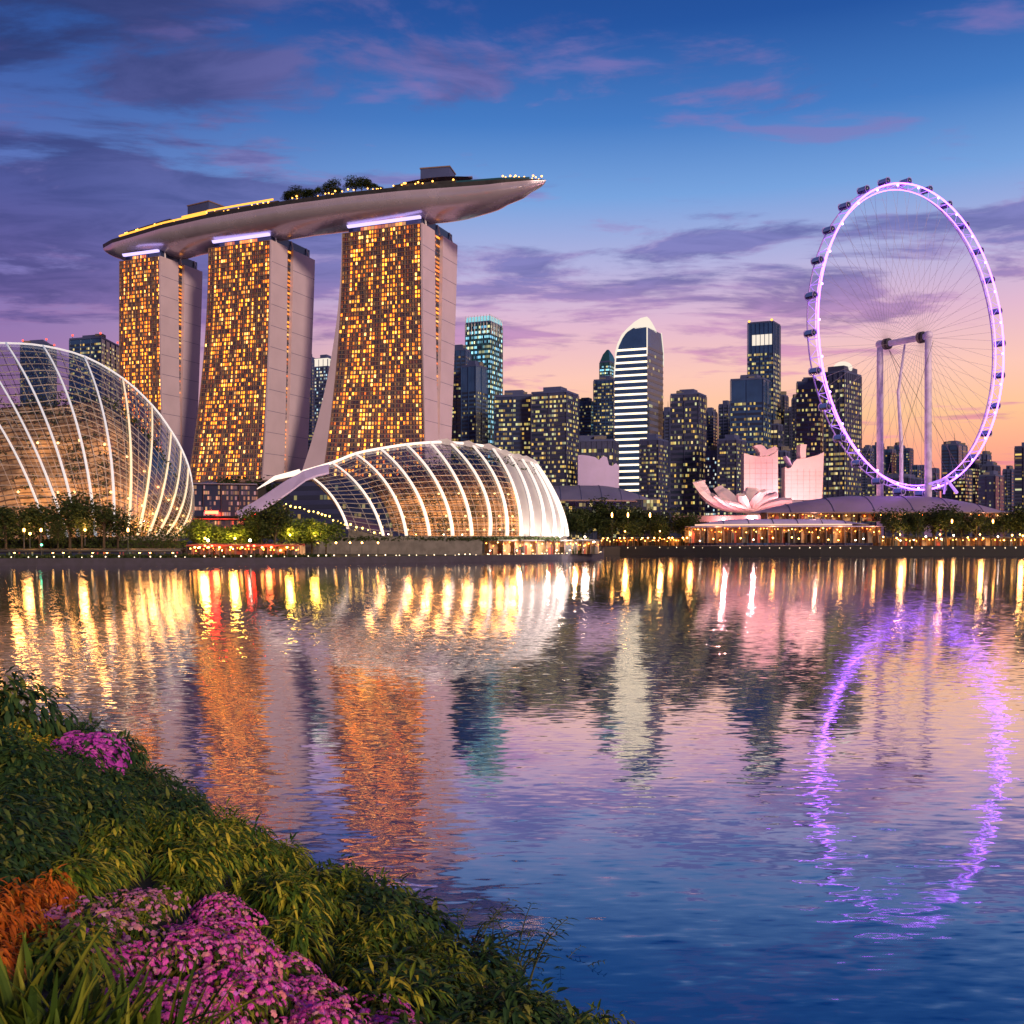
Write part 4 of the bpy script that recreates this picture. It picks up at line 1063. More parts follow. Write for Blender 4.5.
# the white banded tower with a curved crown
def banded():
    D = 820.; x0, xs, x1 = 615, 647, 663
    N_ = Vector(((xs-512)/F*D, D, 0)); Lf = Vector(((x0-512)/F*(D+9), D+9, 0)); Rt = Vector(((x1-512)/F*(D+30), D+30, 0)); Bk = Lf+Rt-N_
    ring = [Lf, N_, Rt, Bk]; ctr = (N_+Bk)*.5; zb = 5.; O = Vector((ctr.x, ctr.y, zb))
    root = thing('banded_tower', 'tall tower with glowing white floor bands and a curved white crown', 'office tower', O)
    zz = lambda py: EYE+(HZ-py)/F*D-zb
    Zs = lambda v, z, g=0.: (v-ctr)*(1+g)+Vector((0,0,z))
    # left profile leans in toward the crown
    prof = [(zz(545),0.),(zz(372),0.),(zz(352),.05),(zz(340),.16),(zz(331),.36),(zz(326),.62)]
    def ringat(z):
        f = interp(prof, z); g = max(0, (z-zz(345))/(zz(316)-zz(345)))*.20
        L2 = Lf.lerp(N_, f); B2 = Bk.lerp(Rt, f); R2 = Rt.lerp(N_, g); B2 = B2+(R2-Rt)
        return [L2, N_, R2, B2]
    lv = [0, zz(372), zz(362), zz(352), zz(346), zz(340), zz(335), zz(331), zz(327)]
    m_ = MB(); m_.grid([[Zs(v, z) for v in ringat(z)] for z in lv], closed=True); m_.face([Zs(v, lv[-1]) for v in ringat(lv[-1])]); m_.build('tower_body', M['tower_blue'], root)
    fl = 5.15; k = 0; z = 2.
    while z < zz(344):
        r_ = ringat(z); m_ = MB(); a, b = Zs(r_[0], z, .012), Zs(r_[1], z, .012)
        d = Vector((0,-.35,0))
        m_.hexa([a+d, b+d, b, a, a+d+Vector((0,0,1.45)), b+d+Vector((0,0,1.45)), b+Vector((0,0,1.45)), a+Vector((0,0,1.45))]); m_.build('light_band', M['band_white'], root)
        m_ = MB(); c, e = Zs(r_[1], z, .014), Zs(r_[2], z, .014); nu = 9
        m_.face([c+Vector((0,0,1.0)), e+Vector((0,0,1.0)), e+Vector((0,0,3.2)), c+Vector((0,0,3.2))], [(0,5000+k),(nu,5000+k),(nu,5000.9+k),(0,5000.9+k)]); m_.build('window_band', M['win_dim'], root)
        z += fl; k += 1
    # crown: white lit shells
    top = []
    for f, py in [(0,350),(.08,341),(.2,333),(.38,327),(.6,321),(.8,317.5),(1,316.5)]:
        p = Lf.lerp(N_, f); q = p.lerp(Bk.lerp(Rt, f), .32); top.append([Zs(p, zz(py)-3), Zs(p, zz(py)), Zs(q, zz(py+3.5)), Zs(q, zz(py+6))])
    m_ = MB(); m_.grid(top); m_.build('crown_shell', M['crown_white'], root)
    m_ = MB(); rr = []
    for f, py, lo in [(0,316.5,327),(.15,317.5,327.3),(.3,320,327.6),(.45,323,328),(.6,327,328.5)]:
        p = N_.lerp(Rt, f); q = Lf.lerp(Bk, f); p2 = Lf.lerp(N_, .62).lerp(Bk.lerp(Rt,.62), f)
        rr.append([Zs(p, zz(lo)), Zs(p, zz(py)), Zs(p2, zz(min(lo, py+7))), Zs(p2, zz(lo+1))])
    m_.grid(rr); m_.face(rr[0]); m_.face(rr[-1]); m_.build('crown_side', M['crown_white'], root)
    m_ = MB(); m_.tube([Zs(N_, zz(354), .02), Zs(N_, zz(318), .02)], .55, 5); m_.build('corner_light', M['crown_white'], root)
    m_ = MB(); m_.tube([Zs(ringat(z_)[0], z_, .03) for z_ in [zz(376), zz(362), zz(352), zz(344), zz(337)]], .5, 5); m_.build('edge_light', M['crown_white'], root)
    m_ = MB(); m_.tube([Zs(ringat(z_)[2], z_, .02) for z_ in [zz(360), zz(345), zz(335), zz(326)]], .4, 5); m_.build('edge_light', M['crown_white'], root)
banded()
# right of the banded tower
city('blue grey block just right of the white banded tower', 660, 676, 412, 900, .6, 25, 'tower_haze', 'win_dim')
city('dark block with rows of yellow windows right of the banded tower', 671, 706, 394, 820, .78, 20, 'tower_mauve', 'win_warm', 4.4, mast=0)
city('small blue block behind the left pink sail building', 704, 717, 412, 1000, .7, 20, 'tower_haze', 'win_dim')
city('narrow grey block left of the dark flat topped tower', 719, 734, 405, 960, .6, 25, 'tower_haze', 'win_dim')
tall = city('tallest dark tower with a bright lit panel under its roof', 748, 780, 322, 960, .78, 20, 'tower_blue', 'win_full', 4.2, top=23, plant=False, beacon=False)
root, ring, ctr, H, Z = tall
m_ = MB(); a, b = ring[0].lerp(ring[1], .18), ring[0].lerp(ring[1], .95)
m_.face([Z(a, H-21, .03), Z(b, H-21, .03), Z(b, H-11, .03), Z(a, H-11, .03)]); m_.build('lit_panel', M['crown_white'], root)
for f in (.05, .95):
    m_ = MB(); m_.sphere(Z(ring[0].lerp(ring[1], f), H+2.2), 1.3, 6, 4); m_.build('beacon', glow('amber_beacon', lin(255,190,90), 2), root)
city('dark flat topped tower in front of the tallest tower', 731, 770, 379, 840, .82, 18, 'tower_blue', 'win_warm', 4.2, top=14)
city('slim yellow lit block below the tallest tower', 770, 783, 425, 860, .6, 25, 'tower_mauve', 'win_full', 4.2)
city('thin dark block right of the tallest tower', 779, 788, 396, 1000, .6, 25, 'tower_mauve', 'win_dim')
city('low dark block between the tallest tower and the wheel rim', 785, 801, 411, 980, .6, 25, 'tower_mauve', 'win_dim')
city('dark tower with yellow windows left of the wheel rim', 797, 823, 382, 880, .88, 15, 'tower_blue', 'win_warm', 4.2)
city('slim block half hidden behind the dark tower left of the wheel rim', 792, 802, 399, 950, .6, 25, 'tower_mauve', 'win_dim')
dm = city('yellow lit tower with a glowing domed cap behind the left wheel rim', 824, 861, 372, 840, .55, 30, 'tower_mauve', 'win_full', 4.0, plant=False)
root, ring, ctr, H, Z = dm
m_ = MB(); m_.grid([[Z(v, H+1.3, -.2) for v in ring], [Z(v, H+6, -.2) for v in ring]], closed=True); m_.face([Z(v, H+6, -.2) for v in ring]); m_.build('cap_storey', M['tower_mauve'], root)
m_ = MB(); m_.sphere((0,0,H+5.8), 8, 14, 8, 0, .72); m_.build('dome_cap', M['crown_white'], root, smooth=True)
LOWS = [(862,874,449,1150,'small dark block at the left foot of the wheel, beside the lit domed tower','tower_haze','win_dim',0),
 (872,884,446,1180,'blue block behind the left wheel column','tower_blue','win_dim',0),
 (884,896,450,1200,'dark block just right of the left wheel column','tower_blue','win_dim',0),
 (894,905,446,1230,'pointed dark block behind the middle wheel column','tower_blue','win_dim',22),
 (903,913,449,1180,'square dark block right of the middle wheel column','tower_blue','win_dim',0),
 (912,920,466,1100,'low dark block left of the right wheel column','tower_blue','win_warm',0),
 (919,926,466,1120,'low blue block close to the right wheel column','tower_blue','win_dim',0),
 (930,939,469,1150,'low dark block right of the right wheel column','tower_haze','win_dim',0),
 (942,967,445,1000,'big dark slab behind the lower right wheel rim','tower_blue','win_dim',0),
 (952,972,470,900,'low yellow lit block in front of the dark slab by the wheel','tower_mauve','win_full',0),
 (966,980,464,960,'bright yellow lit block right of the wheel rim','tower_mauve','win_full',0),
 (980,991,455,1150,'grey stepped tower right of the wheel, near the yellow block','tower_haze','win_dim',0),
 (982,1000,466,980,'yellow lit block in front of the grey stepped tower','tower_mauve','win_full',0),
 (1003,1016,470,1050,'blue block left of the tower at the right edge','tower_haze','win_dim',0),
 (1015,1042,447,900,'dark tower cut off by the right edge','tower_mauve','win_warm',0),
 (979,1004,476,860,'low dark hall with a rounded top right of the wheel','tower_glass','win_dim',0),
 (868,930,478,880,'long low yellow lit block behind the wheel columns','tower_mauve','win_full',0),
 (640,668,440,760,'brown low block at the right foot of the banded tower','tower_mauve','win_warm',0),
 (706,722,452,800,'grey low lit block behind the left pink sail building','tower_haze','win_cool',0),
 (718,746,440,780,'dark low block left of the left pink sail building','tower_mauve','win_warm',0),
 (776,790,452,760,'mauve low block between the two pink sail buildings','tower_mauve','win_full',0)]
for x0, x1, yt, D, lb, bd, wn_, ms in LOWS: city(lb, x0, x1, yt, D, .65, 24, bd, wn_, 3.1, mast=ms, plant=(x1-x0 > 10))

# ------------------------------------------------------------------ pink sail buildings, lotus museum, halls
def slab_poly(name, label, polys, D, th, mt, cat_='building', lines=True, curve=3.):
    cx = sum(p[0] for p in polys[0][0])/len(polys[0][0]); O = P(cx, 498, D); root = thing(name, label, cat_, O)
    for pts, nm, dd, mm in polys:
        fr2 = [P(x, y, D+dd)-O for x, y in pts]; m_ = MB()
        bk = [v+Vector((0,th,0)) for v in fr2]
        m_.face(fr2); m_.face(bk[::-1])
        for i in range(len(fr2)):
            j = (i+1) % len(fr2); m_.face([fr2[i], bk[i], bk[j], fr2[j]])
        m_.build(nm, mm, root)
    return root, O
ra, Oa = slab_poly('sail_building', 'pink lit sail building with a curled top, the left one of the two', [
   ([(744,500),(778,500),(778,449),(775,453),(769,456),(761,456.5),(752,455.5),(744,453)], 'wall', 0, M['pink_wall']),
   ([(760,456.2),(768,455.5),(775,452.5),(778,448),(775,446),(771,448),(767,449.5),(764,446),(761,444.5),(756,445),(754,446),(758,449),(760,452.5)], 'curled_top', -1.0, M['pink_wall'])], 640, 9, M['pink_wall'])
rb, Ob = slab_poly('sail_building', 'pink lit sail building with a square chimney, the right one of the two', [
   ([(785,500),(822,500),(824,452),(818,455),(806,458),(797,459),(794,462),(791,467.5),(788,468.5),(785,467)], 'wall', 0, M['pink_wall']),
   ([(801,458),(806,457.6),(806,450),(807,444.5),(800.5,444),(800,452)], 'chimney', -1.0, M['pink_wall']),
   ([(786,456),(788,460),(791,464.5),(792,465.5),(790,459.5),(787,456)], 'spike', -1.0, M['lilac_wall'])], 650, 9, M['pink_wall'])
for root, O, x0, x1, yb, yt_ in ((ra, Oa, 744, 778, 500, 458), (rb, Ob, 785, 822, 500, 468)):
    m_ = MB()
    for k in range(1, 6):
        x = x0+(x1-x0)*k/6; a = P(x, yb, O.y)-O; b = P(x, yt_+1, O.y)-O
        m_.hexa([a+Vector((-.1,-.12,0)), a+Vector((.1,-.12,0)), a+Vector((.1,-.01,0)), a+Vector((-.1,-.01,0)), b+Vector((-.1,-.12,0)), b+Vector((.1,-.12,0)), b+Vector((.1,-.01,0)), b+Vector((-.1,-.01,0))])
    for k in range(1, 8):
        y = yb+(yt_-yb)*k/8; a = P(x0, y, O.y)-O; b = P(x1, y, O.y)-O
        m_.hexa([a+Vector((0,-.14,0)), b+Vector((0,-.14,0)), b+Vector((0,-.02,0)), a+Vector((0,-.02,0)), a+Vector((0,-.14,.18)), b+Vector((0,-.14,.18)), b+Vector((0,-.02,.18)), a+Vector((0,-.02,.18))])
    m_.build('panel_joint', M['pink_joint'], root)
PINKL = lin(255,168,172)
for px, py, D, pw in [(752,508,612,9000),(770,508,612,9000),(795,506,622,9000),(814,506,622,9000)]:
    p = P(px, py, D)
    fl = thing('floodlight', 'pink white floodlight at the foot of the sail buildings', 'floodlight', p, 'floodlights under the sail buildings')
    m_ = MB(); m_.box(-.6,-.4,0,.6,.4,.8); m_.build('housing', M['dark'], fl)
    m_ = MB(); m_.box(-.5,.4,.15,.5,.45,.7); m_.build('lens', M['lamp_white'], fl)
    point('beam', Vector((0,1.5,1.2)), pw*3.0, PINKL, fl, .5)
rc, Oc = slab_poly('fabric_hall', 'lilac lit hall with a ragged roofline left of the banded tower', [
   ([(578,488),(619,488),(619,466),(616,463),(612,466),(609,465),(607,457),(603,456),(599,460),(595,457),(590,456),(584,455),(578,455)], 'wall', 0, M['lilac_wall'])], 690, 10, M['lilac_wall'])
point('wall_wash', P(598,492,672)-Oc, 190000, lin(225,200,255), rc, .6)
# lotus museum
def museum():
    ctr = P(752, 514, 585); root = thing('lotus_museum', 'pink lit museum of curved petals opening like a lotus on the far shore', 'museum', ctr)
    pet = [((697,481),(712,505),-6,13),((712,496),(730,508),-22,7),((727,503),(740,508),-26,6),((741,496),(744,506),-24,7),((752,489),(751,503),10,10),
           ((764,492),(757,504),-18,8),((777,496),(762,504),-14,9),((792,502),(770,506),-8,8),((810,505),(780,507),2,7),((716,489),(733,505),14,12)]
    for (tp, mp, dd, wd) in pet:
        a = Vector((0,-2+dd*.1,1.)); tip = P(*tp, 585+dd)-ctr; mid = P(*mp, 585+dd*.6)-ctr
        q = []; n = 12
        for k in range(n+1):
            t_ = k/n; p = bez(a, mid, tip, t_); p2 = bez(a, mid, tip, min(1, t_+.05)); p1 = bez(a, mid, tip, max(0, t_-.05)); d = (p2-p1).normalized()
            sd = d.cross(Vector((0,-.4,1))).normalized(); up = sd.cross(d).normalized()
            w_ = wd*(.18+.82*math.sin(math.pi*min(1, t_*.62+.05)))*(1 if t_ < .9 else .82); 
            q.append([p-sd*w_*.5+up*w_*.18, p-sd*w_*.25-up*.0, p+sd*w_*.25, p+sd*w_*.5+up*w_*.18, p+sd*w_*.3+up*w_*.34, p-sd*w_*.3+up*w_*.34])
        m_ = MB(); m_.grid(q, closed=True); m_.face(q[-1]); m_.build('petal', M['pink_wall'], root, smooth=False)
    m_ = MB(); m_.tube([(0,0,-6),(0,0,0),(0,0,3)], [7,4,5], 14); m_.build('base', M['pink_wall'], root)
    m_ = MB()
    m_.grid([[Vector((-48+ k*8.0, -26+abs(k-6)*1.8, -1.5)) for k in range(13)], [Vector((-48+k*8.0, -28+abs(k-6)*1.8, -5)) for k in range(13)]]); m_.build('plinth', M['slab'], root)
    for x, y, pw in [(-22,-28,9000),(-6,-26,9000),(12,-26,8000),(28,-24,6000)]:
        point('petal_light', Vector((x, y, -2)), pw*2.4, PINKL, root, .5)
        m_ = MB(); m_.box(x-.5,y-.5,-4,x+.5,y+.5,-3); m_.build('light_box', M['lamp_white'], root)
museum()
# long low hall with the mauve roof, lit colonnade and lower terrace
lens_roof('long_hall_roof', 'long low mauve roof stretching under the wheel on the far shore', 'roof', 758, 1032, 512, 496, 512, 44, M['roof_mauve'], (.42,.62))
arcade('lit_colonnade', 'bright lit colonnade directly under the long mauve roof', [(766,518),(860,515),(940,515),(1024,517)], EYE+(HZ-521)/F*515, EYE+(HZ-512.6)/F*515, windows('colonnade_light', [lin(255,206,160), lin(255,190,170), lin(255,160,90)], .7, 1.1, (.08,.92)), 80, M['slab'], 2, 'colonnade', 10, 3, lin(255,200,170), True)
arcade('terrace_arcade', 'long amber lit arcade at the water below the lotus museum', [(690,505),(760,496),(850,492),(884,490)], 6.0, EYE+(HZ-526.5)/F*495, M['shop'], 110, M['lilac_wall'], 2.4, 'arcade', 14, 4, WARM, True)
m_ = MB(); q = [Vector(((p-512)/F*d, d-3.0, EYE+(HZ-525.5)/F*495)) for p, d in [(694,505),(760,496),(850,492)]]
m_.grid([[v, v+Vector((0,0,.7)), v+Vector((0,.5,.7)), v+Vector((0,.5,0))] for v in q]); tag(m_.build('roof_edge_light', glow('edge_peach', lin(255,200,170), 1.3)), 'thin peach light line along the edge of the amber arcade roof', 'light strip')
lens_roof('terrace_roof', 'pale mauve stepped terrace roof between arcade and lotus museum', 'roof', 700, 872, 524, 519, 506, 12, M['lilac_wall'], (.3,.7))
lens_roof('convention_hall_roof', 'low slate blue vaulted roof behind the dark trees right of the low dome', 'roof', 520, 664, 500, 485.5, 640, 60, M['roof_blue'], (.3,.55))
arcade('convention_hall', 'dim hall front beneath the slate blue vaulted roof', [(545,650),(600,652),(660,654)], 5, EYE+(HZ-499)/F*650, M['win_warm'], 34, M['roof_blue'], 1, 'hall', 20)
arcade('waterside_cafe', 'amber lit cafe row under the dark trees right of the low dome', [(600,560),(650,545),(690,530)], 4.6, 8.6, M['shop'], 60, M['dark'], 1.6, 'cafe', 6, 2, WARM, True)
arcade('waterside_cafe', 'amber lit cafe row under the trees at the right below the wheel', [(878,500),(950,496),(1060,492)], 4.6, 8.6, M['shop'], 80, M['dark'], 1.6, 'cafe', 6, 3, WARM, True)

# ------------------------------------------------------------------ observation wheel
def wheel():
    Dc = 545.; hub = P(913, 339, Dc); Rv = 151.0/F*Dc
    phi = R(-34); hx = Vector((math.cos(phi), -math.sin(phi), 0)); ax = Vector((math.sin(phi), math.cos(phi), 0)); UZ = Vector((0,0,1))
    root = thing('observation_wheel', 'giant observation wheel with violet glowing rim and dark capsules', 'ferris wheel', (hub.x, hub.y, 5)); O = Vector((hub.x, hub.y, 5)); C0 = hub-O
    pt = lambda a, r, s=0.: C0 + hx*math.cos(a)*r + UZ*math.sin(a)*r + ax*s
    NSEG = 112; half = 3.3
    for s, mt in ((-half, 'purple'), (half, 'rim_dark')):
        m_ = MB(); m_.tube([pt(2*math.pi*k/NSEG, Rv, s) for k in range(NSEG)], (.44 if s < 0 else .36), 6, closed=True); m_.build('rim_ring', M[mt], root, smooth=True)
    m_ = MB(); m_.tube([pt(2*math.pi*k/NSEG, Rv-2.4, 0) for k in range(NSEG)], .24, 5, closed=True); m_.build('inner_ring', M['purple'], root, smooth=True)
    m_ = MB()
    for k in range(NSEG//2):
        a = 2*math.pi*k/(NSEG//2); b = 2*math.pi*(k+1)/(NSEG//2)
        m_.tube([pt(a, Rv, -half), pt(a, Rv, half)], .2, 4); m_.tube([pt(a, Rv, -half), pt((a+b)/2, Rv-2.4, 0), pt(b, Rv, half)], .13, 4)
        m_.tube([pt(a, Rv, half), pt((a+b)/2, Rv-2.4, 0), pt(b, Rv, -half)], .13, 4)
    m_.build('rim_lattice', M['purple_soft'], root)
    # capsules: outside the rim, kept level
    def capsule_mb():
        b = MB(); rows_ = []
        for f, r_ in ((-3.6,.9),(-3.3,1.5),(-2.6,1.85),(0,1.95),(2.6,1.85),(3.3,1.5),(3.6,.9)):
            rows_.append([ax*f+hx*math.cos(2*math.pi*j/10)*r_+UZ*math.sin(2*math.pi*j/10)*r_ for j in range(10)])
        b.grid(rows_, closed=True); b.face(rows_[0][::-1]); b.face(rows_[-1]); return b
    def glass_mb():
        b = MB(); rows_ = []
        for f in (-2.5, 2.5):
            rows_.append([ax*f+hx*math.cos(a)*2.02+UZ*math.sin(a)*2.02 for a in [math.pi*(-.12+1.24*j/10) for j in range(11)]])
        b.grid(rows_); return b
    def ring_mb():
        b = MB()
        for f in (-2.9, 2.9): b.tube([ax*f+hx*math.cos(2*math.pi*j/12)*2.2+UZ*math.sin(2*math.pi*j/12)*2.2 for j in range(12)], .2, 4, closed=True)
        return b
    cp = capsule_mb().build('capsule', M['capsule'], root, smooth=True)
    g_ = glass_mb().build('window', M['capsule_glass'], cp); f_ = ring_mb().build('mount_ring', M['rim_dark'], cp)
    NC = 28
    for k in range(NC):
        a = 2*math.pi*(k+.35)/NC
        o = cp if k == 0 else copy_tree(cp, root)
        o.location = pt(a, Rv+2.0); o.scale = (.86,)*3
    for k in range(0, NSEG, 2):
        if k % 4 == 0:
            m_ = MB(); m_.sphere(pt(2*math.pi*k/NSEG, Rv-.9, -half), .62, 6, 4); m_.build('rim_lamp', M['rim_bulb'], root)
    # hub, axle and cables
    m_ = MB(); m_.tube([C0-ax*8.6, C0-ax*6, C0+ax*12, C0+ax*20], [1.5, 1.7, 1.7, 1.5], 12); m_.build('axle', M['pier'], root)
    for s in (-5.0, 16.0):
        m_ = MB(); m_.tube([C0+ax*(s-1.6), C0+ax*(s-1.5), C0+ax*(s+1.5), C0+ax*(s+1.6)], [1.2, 3.0, 3.0, 1.2], 14); m_.build('hub_flange', M['dark'], root)
    for k in range(96):
        a = 2*math.pi*(k+.5)/96; s = -5.0 if k % 2 else 16.0
        m_ = MB(); m_.tube([C0+ax*s+(hx*math.cos(a)+UZ*math.sin(a))*2.6, pt(a, Rv-2.2, 0)], .06, 3); m_.build('spoke_cable', M['cable'], root)
    for s in (-9.0, 20.5):
        p = C0+ax*s; m_ = MB(); m_.tube([Vector((p.x, p.y, -1)), p-UZ*10, p+UZ*1.2], [1.9, 1.75, 1.6], 12); m_.sphere(p+UZ*.4, 2.4, 12, 8); m_.build('support_column', M['pier'], root, smooth=True)
    p = C0+ax*8; m_ = MB(); m_.tube([Vector((p.x-.2, p.y-3, -1)), Vector((p.x-.4, p.y-3, 55)), Vector((p.x-1.6, p.y-2, 82)), p-ax*3-UZ*2], [1.05,1.0,.8,.5], 9); m_.build('middle_column', M['pier'], root, smooth=True)
    for sx, sy in ((26, 20), (-20, -14), (30, -16)):
        m_ = MB(); m_.tube([C0+ax*(15 if sx > 0 else -12)-UZ*3, Vector((C0.x+sx*1.4, C0.y+sy, -1))], .10, 4); m_.build('stay_cable', M['dark'], root)
    m_ = MB(); m_.tube([P(929,484,528)-O, P(946,478.5,522)-O, P(957,493,516)-O], [.6,.8,.8], 6); m_.tube([P(946,478.5,522)-O, P(944,494,522)-O], .5, 6); m_.build('boarding_platform', M['purple_soft'], root)
wheel()

# ------------------------------------------------------------------ far-shore trees, hedges, lamps
gl_ = 'dark trees at the foot of the large left dome'
for px, D, yt in [(-14,268,500),(6,266,501),(24,268,498),(40,270,503),(70,272,490),(82,268,497),(104,270,501),(118,276,512),(58,264,512)]:
    tree(px, D, yt, 3.0 if px < 60 else 4.0, 'dark broadleaf tree in the clump before the large left dome', gl_, wide=1.15)
for px, D, yt in [(196,300,521),(206,303,523),(216,300,522),(228,305,524),(240,300,523),(252,302,521),(282,300,517),(296,302,518),(312,306,519),(326,308,521)]:
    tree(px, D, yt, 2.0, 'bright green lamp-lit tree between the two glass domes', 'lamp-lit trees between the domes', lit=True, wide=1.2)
for px, D, yt in [(262,296,510),(275,294,504),(250,320,512)]:
    tree(px, D, yt, 2.0, 'dark tree under the leaf canopy at the left end of the low dome', 'dark trees by the leaf canopy')
for px, D, yt in [(200,470,480),(214,480,476),(228,474,478),(243,470,479),(258,476,481),(190,466,486)]:
    tree(px, D, yt, 12, 'distant dark tree below the foot of the middle hotel tower', 'distant dark trees below the middle hotel tower', wide=1.3)
for px, D, yt in [(556,545,506),(570,556,500),(584,550,503),(598,560,501),(612,552,500),(626,556,499),(640,550,502),(654,546,503),(668,540,505),(682,530,507),(693,524,514),(577,530,514),(605,536,512),(634,532,513),(661,526,515)]:
    tree(px, D, yt, 4.4, 'dark broadleaf tree in the long row right of the low dome', 'dark trees right of the low dome', wide=1.15)
for px, D, yt in [(893,488,512),(908,492,509),(918,486,507),(934,490,508),(946,488,505),(962,492,507),(976,487,504),(991,490,506),(1004,488,508),(1016,492,504),(1030,488,503),(1046,490,504)]:
    tree(px, D, yt, 4.4, 'dark broadleaf tree in the row at the right below the wheel', 'dark trees below the wheel', wide=1.1)
def hedge(label, pts, z0, h, dep):
    m_ = MB(); rnd = random.Random(int(pts[0][0])+99); q = [Vector(((p-512)/F*d, d, z0)) for p, d in pts]
    for a, b in zip(q, q[1:]):
        n = int((b-a).length*26*max(1, h/3))
        for k in range(n):
            p = a.lerp(b, rnd.random())+Vector((0, rnd.random()*dep, h*rnd.random()**.7*(.85+.3*math.sin(a.x+k*.01))))
            u = Vector((rnd.gauss(0,1), rnd.gauss(0,1), rnd.gauss(0,1))).normalized(); v = u.orthogonal().normalized(); s = rnd.uniform(.25, .5)
            m_.face([p-u*s, p-v*s*.6, p+u*s, p+v*s*.6])
    return tag(m_.build('hedge', M['leaf_far']), label, 'hedge')
hedge('dark clipped hedge along the foot of the large left dome', [(-30,270),(60,273),(120,277),(180,288)], 3.0, 6.2, 4)
hedge('low dark grassy verge hedge above the near sea wall at the left', [(-30,251),(80,254),(190,260)], 1.7, .9, 3)
hedge('low dark hedge above the sea wall below the orange kiosk', [(190,262),(260,268),(330,279)], 1.7, .8, 2)
hedge('low dark hedge on the retaining wall top under the low dome', [(330,330),(480,336),(560,350)], 6.4, 1.3, 2)
hedge('dark hedge at the tip of the near shore beside the lit shops', [(540,352),(575,362),(598,392)], 1.7, 1.7, 3)

pm = MB(); pm.tube([(0,0,0),(0,0,3.4)], [.10,.06], 6); pm.tube([(0,0,3.3),(0,0,3.45)], .2, 6)
def lamp(px, D, zb, kind, label, group, h=1., size=1.):
    global LP_
    if kind not in LP_:
        r_ = bpy.data.objects.new('lamp_post', None); C.objects.link(r_); pm.build('post', M['dark'], r_)
        hm = MB(); hm.sphere((0,0,3.75), .30, 8, 6); hm.build('lamp_head', M[kind], r_); LP_[kind] = r_; o = r_
    else: o = copy_tree(LP_[kind])
    o.location = ((px-512)/F*D, D, zb); o.scale = (size, size, size*h)
    return tag(o, label, 'street lamp', group)
LP_ = {}
rl = random.Random(5)
for px in (14,52,62,91,106,138,152,173): lamp(px+rl.uniform(-2,2), 252, 1.7, 'lamp_warm', 'low amber lamp on the waterside path below the large left dome', 'amber lamps below the left dome', .45, .8)
for px in (24,41,128): lamp(px, 262, 3.2, 'lamp_warm', 'taller warm lamp among the dark trees by the left dome', 'warm lamps among the left trees', 1.5, 1)
lamp(41.5, 255, 2.0, 'lamp_green', 'single pale green lamp on the path before the left dome', 'green lamps', .9, .9)
for px in (193,199,207,221,231,243,262,271,289): lamp(px+rl.uniform(-2,2), 264, 1.7, 'lamp_warm', 'warm lamp post in front of the orange kiosk', 'lamps in front of the orange kiosk', .8, .9)
for px in (205,212,248,254): lamp(px, 262, 1.7, 'lamp_red', 'glowing red lamp post in front of the orange kiosk', 'red lamps in front of the kiosk', .75, 1.1)
for px in (208,250): lamp(px, 268, 1.7, 'lamp_white', 'white lamp post by the orange kiosk', 'white lamps by the kiosk', 1.2, 1)
for px in (318,336,350,362,378): lamp(px, 322, 2.0, 'lamp_warm', 'warm lamp post along the left foot of the low dome', 'lamps at the left foot of the low dome', 1.1, .9)
for px in range(390, 600, 14): lamp(px+rl.uniform(-3,3), interp([(390,322),(480,330),(560,346),(600,380)], px), 1.75 if px > 480 else 6.9, 'lamp_white' if rl.random() < .5 else 'lamp_warm', 'pale lamp post along the front of the low dome', 'lamps along the front of the low dome', .55, .7)
for px in (578,586,594): lamp(px, 375, 1.7, 'lamp_white', 'bright white lamp at the tip of the near shore', 'white lamps at the shore tip', 1.0, 1.2)
for px in (603,610,619,625,633,641,648,655,660,668,674,681,689): lamp(px+rl.uniform(-2,2), interp([(600,545),(690,515)], px), 4.4, 'lamp_warm', 'amber lamp post in front of the dark trees right of the low dome', 'amber lamps before the middle trees', .9, 1.25)
for px in (612,628,650): lamp(px, 528, 4.4, 'lamp_warm', 'tall amber lamp standing above the tree-side cafe row', 'tall amber lamps at the tree side cafe', 3.3, 1.3)
for px in range(698, 880, 13): lamp(px+rl.uniform(-4,4), interp([(690,500),(760,489),(880,482)], px), 4.4, 'lamp_warm' if rl.random() < .75 else 'lamp_white', 'amber lamp post in front of the long arcade', 'amber lamps before the arcade', rl.uniform(.6, 1.0), 1.15)
for px in range(884, 1050, 10): lamp(px+rl.uniform(-4,4), 481, 4.4, 'lamp_warm' if rl.random() < .8 else 'lamp_white', 'amber lamp post under the trees below the wheel', 'amber lamps under the right trees', rl.uniform(.6, 1.3), 1.15)
for px, py, D in [(952,521,478),(993,519,478),(1026,521,478)]:
    lamp(px, D, 4.4, 'lamp_warm', 'tall amber lamp rising among the trees below the wheel', 'tall amber lamps among the right trees', 2.6, 1.2)
